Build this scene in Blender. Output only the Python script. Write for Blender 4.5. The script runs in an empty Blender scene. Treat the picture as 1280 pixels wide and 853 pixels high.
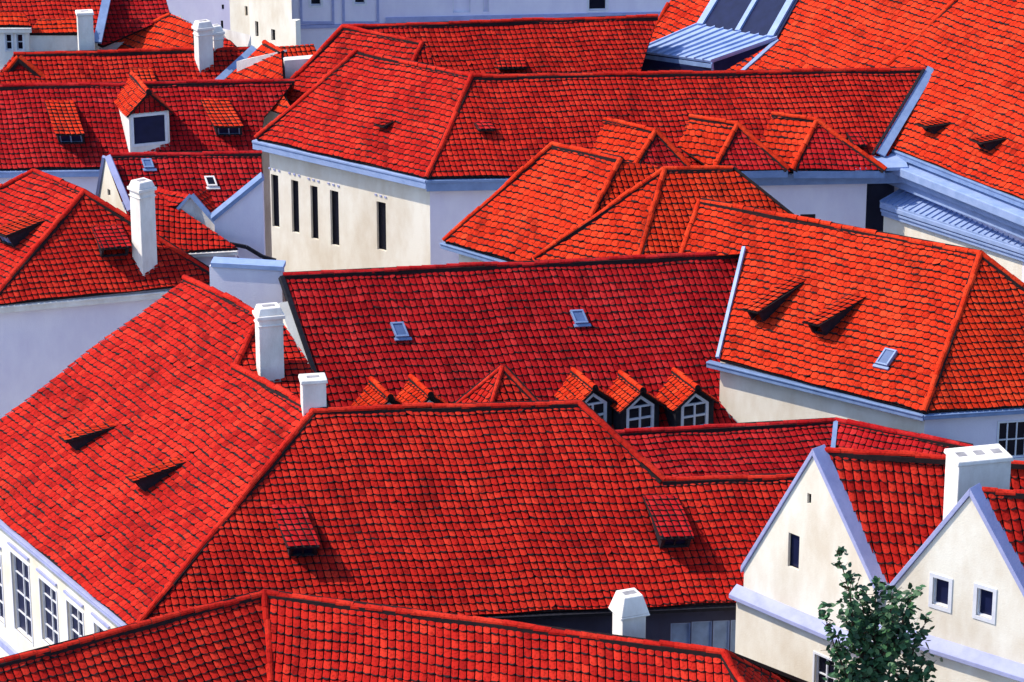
import bpy, math, random
from mathutils import Vector
from mathutils.geometry import tessellate_polygon
R = math.radians
sc = bpy.context.scene
col = sc.collection
Z = Vector((0, 0, 1))

# ------------------------------------------------------------------ camera
F = 4040.0                      # focal length in pixels of the 1280 px wide photograph
TILT = R(20)
CZ = 46.0
cd = bpy.data.cameras.new('camera'); cam = bpy.data.objects.new('camera', cd); col.objects.link(cam)
cd.sensor_fit = 'HORIZONTAL'; cd.sensor_width = 36; cd.lens = 36 * F / 1280
cd.clip_end = 3000; cd.clip_start = .5
cam.location = (0, 0, CZ); cam.rotation_euler = (R(90) - TILT, 0, 0)
sc.camera = cam
sc.render.resolution_x = 1024; sc.render.resolution_y = 682

# ------------------------------------------------------------------ light
SUN_EL = R(49); SUN_AZ = R(-90)          # azimuth from +Y towards +X (negative: to the left)
w = bpy.data.worlds.new('World'); sc.world = w; w.use_nodes = True
nt = w.node_tree; bg = nt.nodes['Background']
sky = nt.nodes.new('ShaderNodeTexSky'); sky.sky_type = 'NISHITA'; sky.sun_disc = False
sky.sun_elevation = SUN_EL; sky.sun_rotation = SUN_AZ; sky.ozone_density = 4.0; sky.air_density = 1.1
nt.links.new(sky.outputs[0], bg.inputs[0]); bg.inputs[1].default_value = .15
sd = bpy.data.lights.new('sun', 'SUN'); sd.energy = 3.1; sd.angle = R(.5); sd.color = (1, .88, .69)
so = bpy.data.objects.new('sun', sd); col.objects.link(so)
svec = Vector((math.sin(SUN_AZ) * math.cos(SUN_EL), math.cos(SUN_AZ) * math.cos(SUN_EL), math.sin(SUN_EL)))
so.rotation_euler = (-svec).to_track_quat('-Z', 'Y').to_euler(); so.location = (-60, 60, 90)
vs = sc.view_settings
vs.view_transform = 'Standard'; vs.look = 'None'; vs.gamma = 1; vs.use_curve_mapping = False
vs.exposure = 0.72

# ------------------------------------------------------------------ pixel -> world helpers
FW = Vector((0, math.cos(TILT), -math.sin(TILT))); UP = Vector((0, math.sin(TILT), math.cos(TILT)))
O0 = Vector((0, 0, CZ))
def ray(u, v):
    return FW + Vector((1, 0, 0)) * ((u - 640) / F) + UP * ((426.5 - v) / F)
def Pz(u, v, z):
    d = ray(u, v); return O0 + d * ((z - CZ) / d.z)
def Pd(u, v, y):
    d = ray(u, v); return O0 + d * (y / d.y)
class Plane:
    def __init__(s, p, n):
        s.p = p; s.n = n.normalized()
        if s.n.dot(O0 - p) < 0: s.n = -s.n
        u = Z.cross(s.n); s.U = u.normalized() if u.length > 1e-6 else Vector((1, 0, 0))
        s.V = s.n.cross(s.U)
    def on(s, u, v):
        d = ray(u, v); return O0 + d * (s.n.dot(s.p - O0) / s.n.dot(d))
    def loc(s, o, a, b, c=0): return o + s.U * a + s.V * b + s.n * c
    def line_z(s, p, dirv, z): return p + dirv * ((z - p.z) / dirv.z)
def plane3(a, b, c): return Plane(a, (b - a).cross(c - a))
def plane_line(a, b, pitch):
    """plane through the level line a-b, falling towards the viewer at pitch degrees"""
    d = (b - a); d.z = 0; h = Vector((d.y, -d.x, 0)).normalized()
    if h.y > 0: h = -h
    return Plane(a, h * math.sin(R(pitch)) + Z * math.cos(R(pitch)))
def vplane(a, b):
    d = b - a; return Plane(a, Vector((d.y, -d.x, 0)))

# ------------------------------------------------------------------ materials
def newmat(name):
    m = bpy.data.materials.new(name); m.use_nodes = True
    n = m.node_tree.nodes; l = m.node_tree.links
    return m, n, l, n['Principled BSDF']
def tile_mat(name, dark, mid, light, patch=.5):
    m, n, l, b = newmat(name)
    at = n.new('ShaderNodeAttribute'); at.attribute_name = 'tile'
    sep = n.new('ShaderNodeSeparateColor'); l.new(at.outputs['Color'], sep.inputs[0])
    cr = n.new('ShaderNodeValToRGB'); e = cr.color_ramp.elements
    e[0].position = 0; e[0].color = (*dark, 1); e[1].position = 1; e[1].color = (*light, 1)
    k = e.new(.45); k.color = (*mid, 1)
    geo = n.new('ShaderNodeNewGeometry')
    no = n.new('ShaderNodeTexNoise'); no.inputs['Scale'].default_value = .55; no.inputs['Detail'].default_value = 4
    l.new(geo.outputs['Position'], no.inputs['Vector'])
    no2 = n.new('ShaderNodeTexNoise'); no2.inputs['Scale'].default_value = 14; no2.inputs['Detail'].default_value = 5
    l.new(geo.outputs['Position'], no2.inputs['Vector'])
    mx = n.new('ShaderNodeMath'); mx.operation = 'MULTIPLY_ADD'
    l.new(sep.outputs[0], mx.inputs[0]); mx.inputs[1].default_value = .55
    ad = n.new('ShaderNodeMath'); ad.operation = 'MULTIPLY_ADD'
    l.new(no.outputs[0], ad.inputs[0]); ad.inputs[1].default_value = patch * 1.6; ad.inputs[2].default_value = .22 - patch * .8
    l.new(ad.outputs[0], mx.inputs[2]); l.new(mx.outputs[0], cr.inputs[0])
    # soot and lichen speckle
    cr2 = n.new('ShaderNodeValToRGB'); cr2.color_ramp.elements[0].position = .36; cr2.color_ramp.elements[1].position = .5
    cr2.color_ramp.elements[0].color = (.35, .3, .32, 1); cr2.color_ramp.elements[1].color = (1, 1, 1, 1)
    l.new(no2.outputs[0], cr2.inputs[0])
    mm = n.new('ShaderNodeMix'); mm.data_type = 'RGBA'; mm.blend_type = 'MULTIPLY'; mm.inputs['Factor'].default_value = .55
    l.new(cr.outputs[0], mm.inputs['A']); l.new(cr2.outputs[0], mm.inputs['B'])
    mp = n.new('ShaderNodeMapping'); mp.inputs['Scale'].default_value = (1.5, .5, .35); l.new(geo.outputs['Position'], mp.inputs[0])
    no3 = n.new('ShaderNodeTexNoise'); no3.inputs['Scale'].default_value = 1.0; no3.inputs['Detail'].default_value = 8; no3.inputs['Roughness'].default_value = .65
    l.new(mp.outputs[0], no3.inputs['Vector'])
    cr3 = n.new('ShaderNodeValToRGB'); cr3.color_ramp.elements[0].position = .33; cr3.color_ramp.elements[1].position = .47
    cr3.color_ramp.elements[0].color = (.34, .30, .36, 1); cr3.color_ramp.elements[1].color = (1, 1, 1, 1); l.new(no3.outputs[0], cr3.inputs[0])
    m3 = n.new('ShaderNodeMix'); m3.data_type = 'RGBA'; m3.blend_type = 'MULTIPLY'; m3.inputs['Factor'].default_value = .55
    l.new(mm.outputs['Result'], m3.inputs['A']); l.new(cr3.outputs[0], m3.inputs['B'])
    l.new(m3.outputs['Result'], b.inputs['Base Color'])
    b.inputs['Roughness'].default_value = .85; b.inputs['Specular IOR Level'].default_value = .06
    bu = n.new('ShaderNodeBump'); bu.inputs['Strength'].default_value = .35; bu.inputs['Distance'].default_value = .02
    l.new(no2.outputs[0], bu.inputs['Height']); l.new(bu.outputs[0], b.inputs['Normal'])
    return m
def noisy(name, c1, c2, scale=1.5, rough=.85, bump=.15, streak=None, spec=.3, metal=0):
    m, n, l, b = newmat(name)
    geo = n.new('ShaderNodeNewGeometry'); mp = n.new('ShaderNodeMapping')
    l.new(geo.outputs['Position'], mp.inputs[0])
    mp.inputs['Scale'].default_value = (1, 1, .45 if streak else 1)
    no = n.new('ShaderNodeTexNoise'); no.inputs['Scale'].default_value = scale; no.inputs['Detail'].default_value = 7; no.inputs['Roughness'].default_value = .62
    l.new(mp.outputs[0], no.inputs['Vector'])
    cr = n.new('ShaderNodeValToRGB'); cr.color_ramp.elements[0].position = .34; cr.color_ramp.elements[1].position = .62
    cr.color_ramp.elements[0].color = (*c2, 1); cr.color_ramp.elements[1].color = (*c1, 1)
    l.new(no.outputs[0], cr.inputs[0]); l.new(cr.outputs[0], b.inputs['Base Color'])
    n2 = n.new('ShaderNodeTexNoise'); n2.inputs['Scale'].default_value = 22; n2.inputs['Detail'].default_value = 4
    l.new(geo.outputs['Position'], n2.inputs['Vector'])
    bu = n.new('ShaderNodeBump'); bu.inputs['Strength'].default_value = bump; bu.inputs['Distance'].default_value = .03
    l.new(n2.outputs[0], bu.inputs['Height']); l.new(bu.outputs[0], b.inputs['Normal'])
    b.inputs['Roughness'].default_value = rough; b.inputs['Specular IOR Level'].default_value = spec; b.inputs['Metallic'].default_value = metal
    return m
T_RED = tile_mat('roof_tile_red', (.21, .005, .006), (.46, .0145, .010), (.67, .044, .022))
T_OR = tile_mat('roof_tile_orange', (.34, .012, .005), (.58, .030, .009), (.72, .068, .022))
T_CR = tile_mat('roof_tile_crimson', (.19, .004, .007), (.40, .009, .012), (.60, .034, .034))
DECK = noisy('soot_and_shadow_mortar', (.020, .010, .012), (.010, .005, .008), 6, .95, .2)
CREAM = noisy('cream_plaster', (.85, .82, .75), (.70, .63, .53), 1.0, .9, .2, True)
WHITE = noisy('white_plaster', (.85, .83, .82), (.66, .62, .60), 1.6, .9, .2, True)
SHADE_LILAC = noisy('shade_lilac_plaster', (.82, .79, .93), (.73, .69, .86), 1.1, .9, .2, True)  # bluish shade of viewer-facing white walls put into the plaster colour
SHADE_SLATE = noisy('shade_blue_plaster', (.05, .055, .11), (.03, .03, .06), .8, .9, .2, True)  # deep shade of the courtyard and recess put into the wall colour
ZINC = noisy('blue_grey_zinc', (.20, .30, .54), (.14, .22, .42), 2.5, .5, .1, None, .5)
PALEZ = noisy('pale_painted_metal', (.30, .40, .68), (.22, .32, .58), 2.5, .55, .1, None, .4)
TAR_SHADE = noisy('tar_and_shade_board', (.016, .016, .028), (.008, .008, .014), 8, .8, .2)  # near-black, also puts the shade on dormer cheeks into the colour
FRAME = noisy('white_window_frame', (.74, .76, .84), (.64, .66, .76), 5, .5, .05)
STONE = noisy('pale_stone_band', (.38, .41, .68), (.30, .33, .58), 2.0, .85, .2)
FLUE = noisy('sooty_flue', (.34, .33, .36), (.2, .2, .22), 4, .9, .2)
def glass(name, c, rough=.12):
    m, n, l, b = newmat(name)
    geo = n.new('ShaderNodeNewGeometry'); no = n.new('ShaderNodeTexNoise'); no.inputs['Scale'].default_value = 3
    l.new(geo.outputs['Position'], no.inputs['Vector'])
    cr = n.new('ShaderNodeValToRGB'); cr.color_ramp.elements[0].color = (*[x * .55 for x in c], 1); cr.color_ramp.elements[1].color = (*[x * 1.4 for x in c], 1)
    l.new(no.outputs[0], cr.inputs[0]); l.new(cr.outputs[0], b.inputs['Base Color'])
    b.inputs['Roughness'].default_value = rough; b.inputs['Specular IOR Level'].default_value = .22
    return m
G_DARK = glass('dark_window_glass', (.008, .009, .02))
G_NAVY = glass('navy_window_glass', (.010, .014, .055), .3)
G_SKY = glass('grey_blue_skylight_glass', (.09, .15, .32), .3)
G_BLUE = glass('pale_blue_glass', (.24, .35, .58), .25)

# ------------------------------------------------------------------ mesh builder
class MB:
    def __init__(s): s.v = []; s.f = []; s.m = []; s.c = []
    def face(s, pts, m=0, c=(.5, .5, .5)):
        i = len(s.v); s.v.extend(pts); s.f.append(tuple(range(i, i + len(pts)))); s.m.append(m); s.c.append(c)
    def hexa(s, b, t, m=0, c=(.5, .5, .5)):
        n = len(b); i = len(s.v); s.v.extend(b); s.v.extend(t)
        fs = [tuple(range(i + n - 1, i - 1, -1)), tuple(range(i + n, i + 2 * n))]
        for k in range(n): fs.append((i + k, i + (k + 1) % n, i + n + (k + 1) % n, i + n + k))
        for q in fs: s.f.append(q); s.m.append(m); s.c.append(c)
    def box(s, o, ax, ay, az, m=0):
        """box from corner o with edge vectors"""
        b = [o, o + ax, o + ax + ay, o + ay]; s.hexa(b, [p + az for p in b], m)
    def bar(s, p, q, up, w, h, m=0):
        """bar p->q, width w across, height h along up, centred on p-q"""
        d = (q - p).normalized(); u = (up - d * up.dot(d)).normalized(); sd = d.cross(u)
        b = [p - sd * w / 2 - u * h / 2, p + sd * w / 2 - u * h / 2, p + sd * w / 2 + u * h / 2, p - sd * w / 2 + u * h / 2]
        s.hexa(b, [x + (q - p) for x in b], m)
    def build(s, name, mats, parent=None, bevel=0, smooth=False):
        me = bpy.data.meshes.new(name)
        root = parent
        while root is not None and root.parent is not None: root = root.parent
        off = root.location if root is not None else Vector()
        me.from_pydata([tuple(p - off) for p in s.v], [], s.f)
        for x in (mats if isinstance(mats, (list, tuple)) else [mats]): me.materials.append(x)
        me.polygons.foreach_set('material_index', s.m)
        a = me.attributes.new('tile', 'FLOAT_COLOR', 'FACE')
        a.data.foreach_set('color', [x for c in s.c for x in (*c, 1)])
        if smooth: me.polygons.foreach_set('use_smooth', [True] * len(s.f))
        me.update()
        o = bpy.data.objects.new(name, me); col.objects.link(o)
        if parent is not None: o.parent = parent
        if bevel:
            bm = o.modifiers.new('bevel', 'BEVEL'); bm.width = bevel; bm.segments = 2; bm.limit_method = 'ANGLE'
        return o

def tag(o, label, cat, group=None):
    o['label'] = label; o['category'] = cat
    if group: o['group'] = group
def thing(name, label, cat, loc, group=None):
    o = bpy.data.objects.new(name, None); col.objects.link(o); o.location = (loc[0], loc[1], 0); o.empty_display_size = .5
    tag(o, label, cat, group); return o

# ------------------------------------------------------------------ polygon clipping
def clip_half(poly, ax, ay, bx, by):
    out = []
    ex, ey = bx - ax, by - ay
    for i in range(len(poly)):
        p, q = poly[i], poly[(i + 1) % len(poly)]
        dp = ex * (p[1] - ay) - ey * (p[0] - ax); dq = ex * (q[1] - ay) - ey * (q[0] - ax)
        if dp >= 0: out.append(p)
        if (dp >= 0) != (dq >= 0):
            t = dp / (dp - dq); out.append(tuple(p[k] + (q[k] - p[k]) * t for k in range(len(p))))
    return out
def tris2d(poly):
    t = tessellate_polygon([[Vector((x, y, 0)) for x, y in poly]])
    r = []
    for a, b, c in t:
        A, B, C = poly[a], poly[b], poly[c]
        if (B[0] - A[0]) * (C[1] - A[1]) - (B[1] - A[1]) * (C[0] - A[0]) < 0: B, C = C, B
        r.append((A, B, C))
    return r
def clip_tri(poly, tri):
    for i in range(3):
        a, b = tri[i], tri[(i + 1) % 3]
        poly = clip_half(poly, a[0], a[1], b[0], b[1])
        if len(poly) < 3: return []
    return poly
def inside(poly, x, y):
    c = False; n = len(poly)
    for i in range(n):
        x1, y1 = poly[i]; x2, y2 = poly[(i + 1) % n]
        if (y1 > y) != (y2 > y) and x < (x2 - x1) * (y - y1) / (y2 - y1) + x1: c = not c
    return c
def segdist2(poly, x, y):
    m = 1e9; n = len(poly)
    for i in range(n):
        x1, y1 = poly[i]; x2, y2 = poly[(i + 1) % n]
        dx, dy = x2 - x1, y2 - y1; L = dx * dx + dy * dy + 1e-12
        t = max(0, min(1, ((x - x1) * dx + (y - y1) * dy) / L)); a = x - x1 - t * dx; b = y - y1 - t * dy
        m = min(m, a * a + b * b)
    return m

# ------------------------------------------------------------------ tiled roof slope: real tiles, row over row
SHP = [(0, 0.0), (.25, .8), (.5, 1.0), (.75, .8), (1, 0.0)]
def tiles(mb, poly, pl=None, tw=.197, th=.218, gap=.19, amp=.020, step=.027, stag=0.0, seed=0, thick=.14, sag=.03, sh=None, soot=None):
    rnd = random.Random(seed * 7919 + len(poly) * 31 + int(abs(poly[0].x) * 100))
    if pl is None: pl = plane3(poly[0], poly[1], poly[2])
    o = poly[0]
    p2 = [((p - o).dot(pl.U), (p - o).dot(pl.V)) for p in poly]
    tr = tris2d(p2)
    if sh is None: sh = .22 if (abs(math.atan2(pl.n.x, -pl.n.y)) < R(25) and .3 < pl.n.z < .95) else 0
    if soot is None: soot = .13 if stag else .10
    ph = [rnd.uniform(0, 6.28) for _ in range(6)]
    def W(u, v, h):
        s = sag * (math.sin(u * .8 + ph[0]) * math.sin(v * 1.1 + ph[1])) + sag * .35 * math.sin(u * 2.3 + ph[2])
        dv = .022 * math.sin(u * 1.3 + ph[3]) + .014 * math.sin(u * 3.1 + v * .7 + ph[4])
        du = .02 * math.sin(v * 1.9 + ph[5])
        return o + pl.U * (u + du) + pl.V * (v + dv) + pl.n * (h + s)
    # deck slab
    mb.hexa([pl.loc(o, a, b, -thick) for a, b in p2], [pl.loc(o, a, b, -sag - .015) for a, b in p2], 1)
    u0 = min(a for a, b in p2); u1 = max(a for a, b in p2); v0 = min(b for a, b in p2); v1 = max(b for a, b in p2)
    nr = int((v1 - v0) / th) + 2; nc = int((u1 - u0 + sh * (v1 - v0)) / tw) + 4; us0 = u0 + sh * v0
    rr = (tw + th) ** 2 * .5
    for r in range(nr):
        va = v0 + (r - .15) * th; vb = va + th * 1.06
        rowj = rnd.uniform(-.006, .006)
        shift = (stag if r % 2 else 0) * tw + rnd.uniform(-.02, .02) * tw
        for c in range(nc):
            ua = us0 + (c - 1) * tw + shift; cy = (va + vb) / 2; cx = ua + tw / 2 - sh * cy
            ins = inside(p2, cx, cy); d2 = segdist2(p2, cx, cy)
            if not ins and d2 > rr: continue
            full = ins and d2 > rr
            g = gap * tw * rnd.uniform(.7, 1.3); us = ua + g / 2; uw = tw - g; sv = lambda u, v, h: (u - sh * v, v, h)
            lift = rnd.uniform(0, .012); skew = rnd.uniform(-.018, .018)
            if rnd.random() < .02: lift += .025; skew *= 3
            cc = (min(1, max(0, rnd.gauss(.5, .24))), rnd.random(), 0)
            lip = [sv(us + uw * f, va + th * .16 * (1 - s) + skew * (f - .5) * 2 + rowj, step + lift + amp * s) for f, s in SHP]
            top = [sv(us + uw * f, vb, amp * s * .8 + lift * .3) for f, s in SHP]
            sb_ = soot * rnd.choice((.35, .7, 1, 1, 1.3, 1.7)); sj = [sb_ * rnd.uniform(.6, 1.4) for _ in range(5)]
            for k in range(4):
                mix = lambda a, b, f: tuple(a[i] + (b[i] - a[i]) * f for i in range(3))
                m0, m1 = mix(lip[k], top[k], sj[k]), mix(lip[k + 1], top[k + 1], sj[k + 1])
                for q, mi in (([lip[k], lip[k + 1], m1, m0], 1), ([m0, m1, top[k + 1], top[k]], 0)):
                    if full: mb.face([W(*x) for x in q], mi, cc)
                    else:
                        for t in tr:
                            z = clip_tri(q, t)
                            if z: mb.face([W(*x) for x in z], mi, cc)
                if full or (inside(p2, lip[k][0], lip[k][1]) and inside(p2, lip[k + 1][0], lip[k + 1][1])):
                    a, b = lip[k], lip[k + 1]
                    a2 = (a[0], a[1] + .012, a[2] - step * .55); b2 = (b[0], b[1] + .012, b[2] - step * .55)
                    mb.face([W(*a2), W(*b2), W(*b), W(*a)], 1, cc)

def caps(mb, pts, r=.098, seg=.40, up=Z, seed=1):
    rnd = random.Random(seed)
    for p, q in zip(pts[:-1], pts[1:]):
        L = (q - p).length; n = max(1, int(L / seg)); d = (q - p) / L
        s = d.cross(up).normalized(); u = s.cross(d).normalized()
        bw = r * 1.2  # dark mortar bed, wider than the caps to paint their shadow line
        mb.hexa([p - s * bw - u * .1, p + s * bw - u * .1, p + s * bw * .9 + u * .03, p - s * bw * .9 + u * .03],
                [x + (q - p) for x in (p - s * bw - u * .1, p + s * bw - u * .1, p + s * bw * .9 + u * .03, p - s * bw * .9 + u * .03)], 1)
        w1, w2 = rnd.uniform(0, 6), rnd.uniform(0, 6)
        wv = lambda x: u * (.025 * math.sin(x * .9 + w1) + .012 * math.sin(x * 2.7 + w2)) + s * (.02 * math.sin(x * 1.3 + w2))
        for i in range(n):
            a = p + d * (L * i / n - .03); b = p + d * (L * (i + 1) / n + .02)
            ra, rb = r * rnd.uniform(1.02, 1.12), r * rnd.uniform(.86, .94)
            cc = (min(1, max(0, rnd.gauss(.62, .2))), rnd.random(), 0)
            j = u * rnd.uniform(-.012, .018) + s * rnd.uniform(-.016, .016) + wv(L * i / n)
            K = 7; A = []; B = []
            for k in range(K):
                t = math.pi * (-.05 + 1.1 * k / (K - 1))
                A.append(a + j + s * (ra * math.cos(t)) + u * (ra * math.sin(t) * .95 + .03))
                B.append(b + j + s * (rb * math.cos(t)) + u * (rb * math.sin(t) * .95 + .03))
            for k in range(K - 1): mb.face([A[k], A[k + 1], B[k + 1], B[k]], 0, cc)
            mb.face(A, 1, cc); mb.face(list(reversed(B)), 1, cc)

def roof(house, slopes, caplines=(), mat=None, seed=0, **kw):
    """slopes: list of (poly, plane or None, overrides); one mesh 'roof', ridge tiles its sub-part"""
    mb = MB()
    for i, s in enumerate(slopes):
        k = {a: b for a, b in kw.items() if a != 'cap'}; k.update(s[2] if len(s) > 2 else {})
        tiles(mb, s[0], s[1], seed=seed + i, **k)
    ro = mb.build('roof', [mat or T_RED, DECK], house)
    for c in caplines:
        cb = MB(); caps(cb, c, r=kw.get('cap', .098), seed=seed); cb.build('ridge_tiles', [mat or T_RED, DECK], ro)
    return ro

def offset_poly(pts, d):
    """inset a footprint (Vectors, any order) by d"""
    n = len(pts); A = sum(pts[i].x * pts[(i + 1) % n].y - pts[(i + 1) % n].x * pts[i].y for i in range(n))
    sg = 1 if A > 0 else -1; out = []
    for i in range(n):
        a, b, c = pts[i - 1], pts[i], pts[(i + 1) % n]
        d1 = (b - a); d1.z = 0; d1.normalize(); d2 = (c - b); d2.z = 0; d2.normalize()
        n1 = Vector((-d1.y, d1.x, 0)) * sg; n2 = Vector((-d2.y, d2.x, 0)) * sg
        m = n1 + n2; k = max(.25, m.dot(n1)); out.append(b + m * (d / k))
    return out

def wall_poly(mb, poly, holes, depth=.14, m=0):
    """vertical wall polygon with real rectangular openings; holes in (plane) u0,u1,z0,z1"""
    pl = plane3(poly[0], poly[1], poly[2]); o = poly[0]
    p2 = [((p - o).dot(pl.U), p.z - o.z) for p in poly]
    tr = tris2d(p2)
    us = sorted({min(a for a, b in p2), max(a for a, b in p2), *[x for h in holes for x in h[:2]]})
    zs = sorted({min(b for a, b in p2), max(b for a, b in p2), *[x for h in holes for x in h[2:4]]})
    for a, b in zip(us[:-1], us[1:]):
        for c, d in zip(zs[:-1], zs[1:]):
            x, y = (a + b) / 2, (c + d) / 2
            if any(h[0] < x < h[1] and h[2] < y < h[3] for h in holes): continue
            for t in tr:
                q = clip_tri([(a, c), (b, c), (b, d), (a, d)], t)
                if q: mb.face([o + pl.U * e + Z * f for e, f in q], m)
    for a, b, c, d in holes:
        P = lambda e, f, g: o + pl.U * e + Z * f - pl.n * g
        for (e1, f1), (e2, f2) in (((a, c), (b, c)), ((b, c), (b, d)), ((b, d), (a, d)), ((a, d), (a, c))):
            mb.face([P(e1, f1, 0), P(e2, f2, 0), P(e2, f2, depth), P(e1, f1, depth)], m)
    return pl, o

def wins(house, mb, poly, specs, depth=.14, m=0):
    """wall polygon with windows. spec: (x0,x1,ytop,ybot in pixels, nx, ny, frame material or None, pane material, sill, surround)"""
    pl = plane3(poly[0], poly[1], poly[2]); o = poly[0]; holes = []; zmin = min(p.z for p in poly); zmax = max(p.z for p in poly)
    for s in specs:
        xc, yc = (s[0] + s[1]) / 2, (s[2] + s[3]) / 2
        ua = (pl.on(s[0], yc) - o).dot(pl.U); ub = (pl.on(s[1], yc) - o).dot(pl.U)
        if ua > ub: ua, ub = ub, ua
        zt = pl.on(xc, s[2]).z - o.z; zb = pl.on(xc, s[3]).z - o.z
        zt = min(zt, zmax - o.z - .05); zb = max(zb, zmin - o.z + .05)
        holes.append((ua, ub, zb, zt))
    wall_poly(mb, poly, holes, depth, m)
    for s, (a, b, c, d) in zip(specs, holes):
        nx, ny, fm, pm, sill, sur = s[4:10]
        P = lambda e, f, g: o + pl.U * e + Z * f + pl.n * g
        fb = MB(); t = .038 if fm else .02
        if fm:
            for (x1, z1, x2, z2) in ((a, c, b, c + t), (a, d - t, b, d), (a, c + t, a + t, d - t), (b - t, c + t, b, d - t)):
                fb.box(P(x1, z1, -depth + .01), pl.U * (x2 - x1), Z * (z2 - z1), pl.n * .06)
            for k in range(1, nx):
                x = a + (b - a) * k / nx; fb.box(P(x - .02, c + t, -depth + .012), pl.U * .04, Z * (d - c - 2 * t), pl.n * .05)
            for k in range(1, ny):
                z = c + (d - c) * k / ny; fb.box(P(a + t, z - .018, -depth + .015), pl.U * (b - a - 2 * t), Z * .036, pl.n * .04)
        else:
            for (x1, z1, x2, z2) in ((a, c, b, c + t), (a, d - t, b, d), (a, c + t, a + t, d - t), (b - t, c + t, b, d - t)):
                fb.box(P(x1, z1, -depth + .01), pl.U * (x2 - x1), Z * (z2 - z1), pl.n * .02)
        if sur:
            q = sur
            for (x1, z1, x2, z2) in ((a - q, c - q, b + q, c), (a - q, d, b + q, d + q), (a - q, c, a, d), (b, c, b + q, d)):
                fb.box(P(x1, z1, -.02), pl.U * (x2 - x1), Z * (z2 - z1), pl.n * .045)
        fo = fb.build('window', fm or TAR_SHADE, house)
        pb = MB(); pb.face([P(a, c, -depth + .005), P(b, c, -depth + .005), P(b, d, -depth + .005), P(a, d, -depth + .005)])
        pb.build('pane', pm, fo)
        if sill:
            sb = MB(); sb.box(P(a - .08, d + .22, -.02), pl.U * (b - a + .16), Z * .07, pl.n * .09)
            sb.build('lintel', STONE, fo)

def prism_walls(mb, pts, z1, z0=0, skip=(), m=0):
    n = len(pts)
    for i in range(n):
        if i in skip: continue
        a, b = pts[i], pts[(i + 1) % n]
        mb.face([Vector((a.x, a.y, z0)), Vector((b.x, b.y, z0)), Vector((b.x, b.y, z1)), Vector((a.x, a.y, z1))], m)
def vz(p, z): return Vector((p.x, p.y, z))
def quadwall(a, b, z0, z1): return [vz(a, z0), vz(b, z0), vz(b, z1), vz(a, z1)]

def gutter(house, pts, mat=ZINC, w=.16, h=.14, name='gutter', out=.04, drop=.10):
    """square eaves gutter / cornice running just outside and below the eave line"""
    mb = MB()
    for p, q in zip(pts[:-1], pts[1:]):
        d = (q - p); dd = Vector((d.x, d.y, 0)).normalized(); n = Vector((dd.y, -dd.x, 0))
        if n.y > 0: n = -n
        o = p + n * out - Z * drop - n * w
        mb.box(o - Z * h, d, n * w, Z * h)
        mb.box(o - Z * (h * .25) + n * w, d, n * .035, Z * h * .25)      # rolled lip
    return mb.build(name, mat, house, bevel=.012)

def back_slope(A, B, Ea, Eb):
    """mirror of a front slope behind its ridge"""
    f = lambda r, e: Vector((2 * r.x - e.x, 2 * r.y - e.y, e.z))
    return [B, A, f(A, Ea), f(B, Eb)]

def chimney(house, c, w, d, yaw, z0, z1, mat=WHITE, crown='step', parent=None, pots=0):
    fn = Vector((math.sin(R(yaw)), -math.cos(R(yaw)), 0)); sn = Vector((math.cos(R(yaw)), math.sin(R(yaw)), 0))
    mb = MB(); c0 = vz(c, 0)
    def slab(za, zb, e0, e1=None):
        e1 = e0 if e1 is None else e1
        q = lambda e, z: [c0 + sn * (a * (w / 2 + e)) + fn * (b * (d / 2 + e)) + Z * z for a, b in ((-1, -1), (1, -1), (1, 1), (-1, 1))]
        mb.hexa(q(e0, za), q(e1, zb))
    if crown == 'step':
        slab(z0, z1 - .34, 0); slab(z1 - .34, z1 - .22, .06); slab(z1 - .22, z1, .02, -.05)
        slab(z1 - .56, z1 - .50, .03)
    elif crown == 'hood':
        slab(z0, z1 - .55, 0); slab(z1 - .55, z1 - .49, .08); slab(z1 - .49, z1, .07, -.07)
    elif crown == 'flat':
        slab(z0, z1 - .12, 0); slab(z1 - .12, z1, .05, .03)
    o = mb.build('chimney', mat, house, bevel=.025)
    fb = MB()
    k = 1 if w < 1 else 3
    for i in range(k):
        cc = c0 + sn * ((i - (k - 1) / 2) * w / k) + Z * (z1 + .002)
        a = w / k * .26; b = d * .16
        fb.box(cc - sn * a - fn * b - Z * .05, sn * 2 * a, fn * 2 * b, Z * .055)
    fb.build('flue', FLUE, o)
    return o

def skylight(house, pl, px, w=.5, h=.7, mat=None, fr=ZINC, lean=.3):
    o = pl.on(*px); mb = MB(); t = .06; Vs = pl.V - pl.U * lean
    Q = lambda a, b, c: o + pl.U * a + Vs * b + pl.n * c
    for a, b, c, d in ((-w / 2, 0, w, t), (-w / 2, h - t, w, t), (-w / 2, t, t, h - 2 * t), (w / 2 - t, t, t, h - 2 * t)):
        mb.box(Q(a, b, 0), pl.U * c, Vs * d, pl.n * .17)
    mb.box(Q(-w / 2 - .06, -.10, 0), pl.U * (w + .12), Vs * .10, pl.n * .10)
    f = mb.build('skylight', fr, house, bevel=.01)
    g = MB(); g.box(Q(-w / 2 + t, t, .02), pl.U * (w - 2 * t), Vs * (h - 2 * t), pl.n * .12)
    g.build('pane', mat or G_SKY, f); return f

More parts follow.
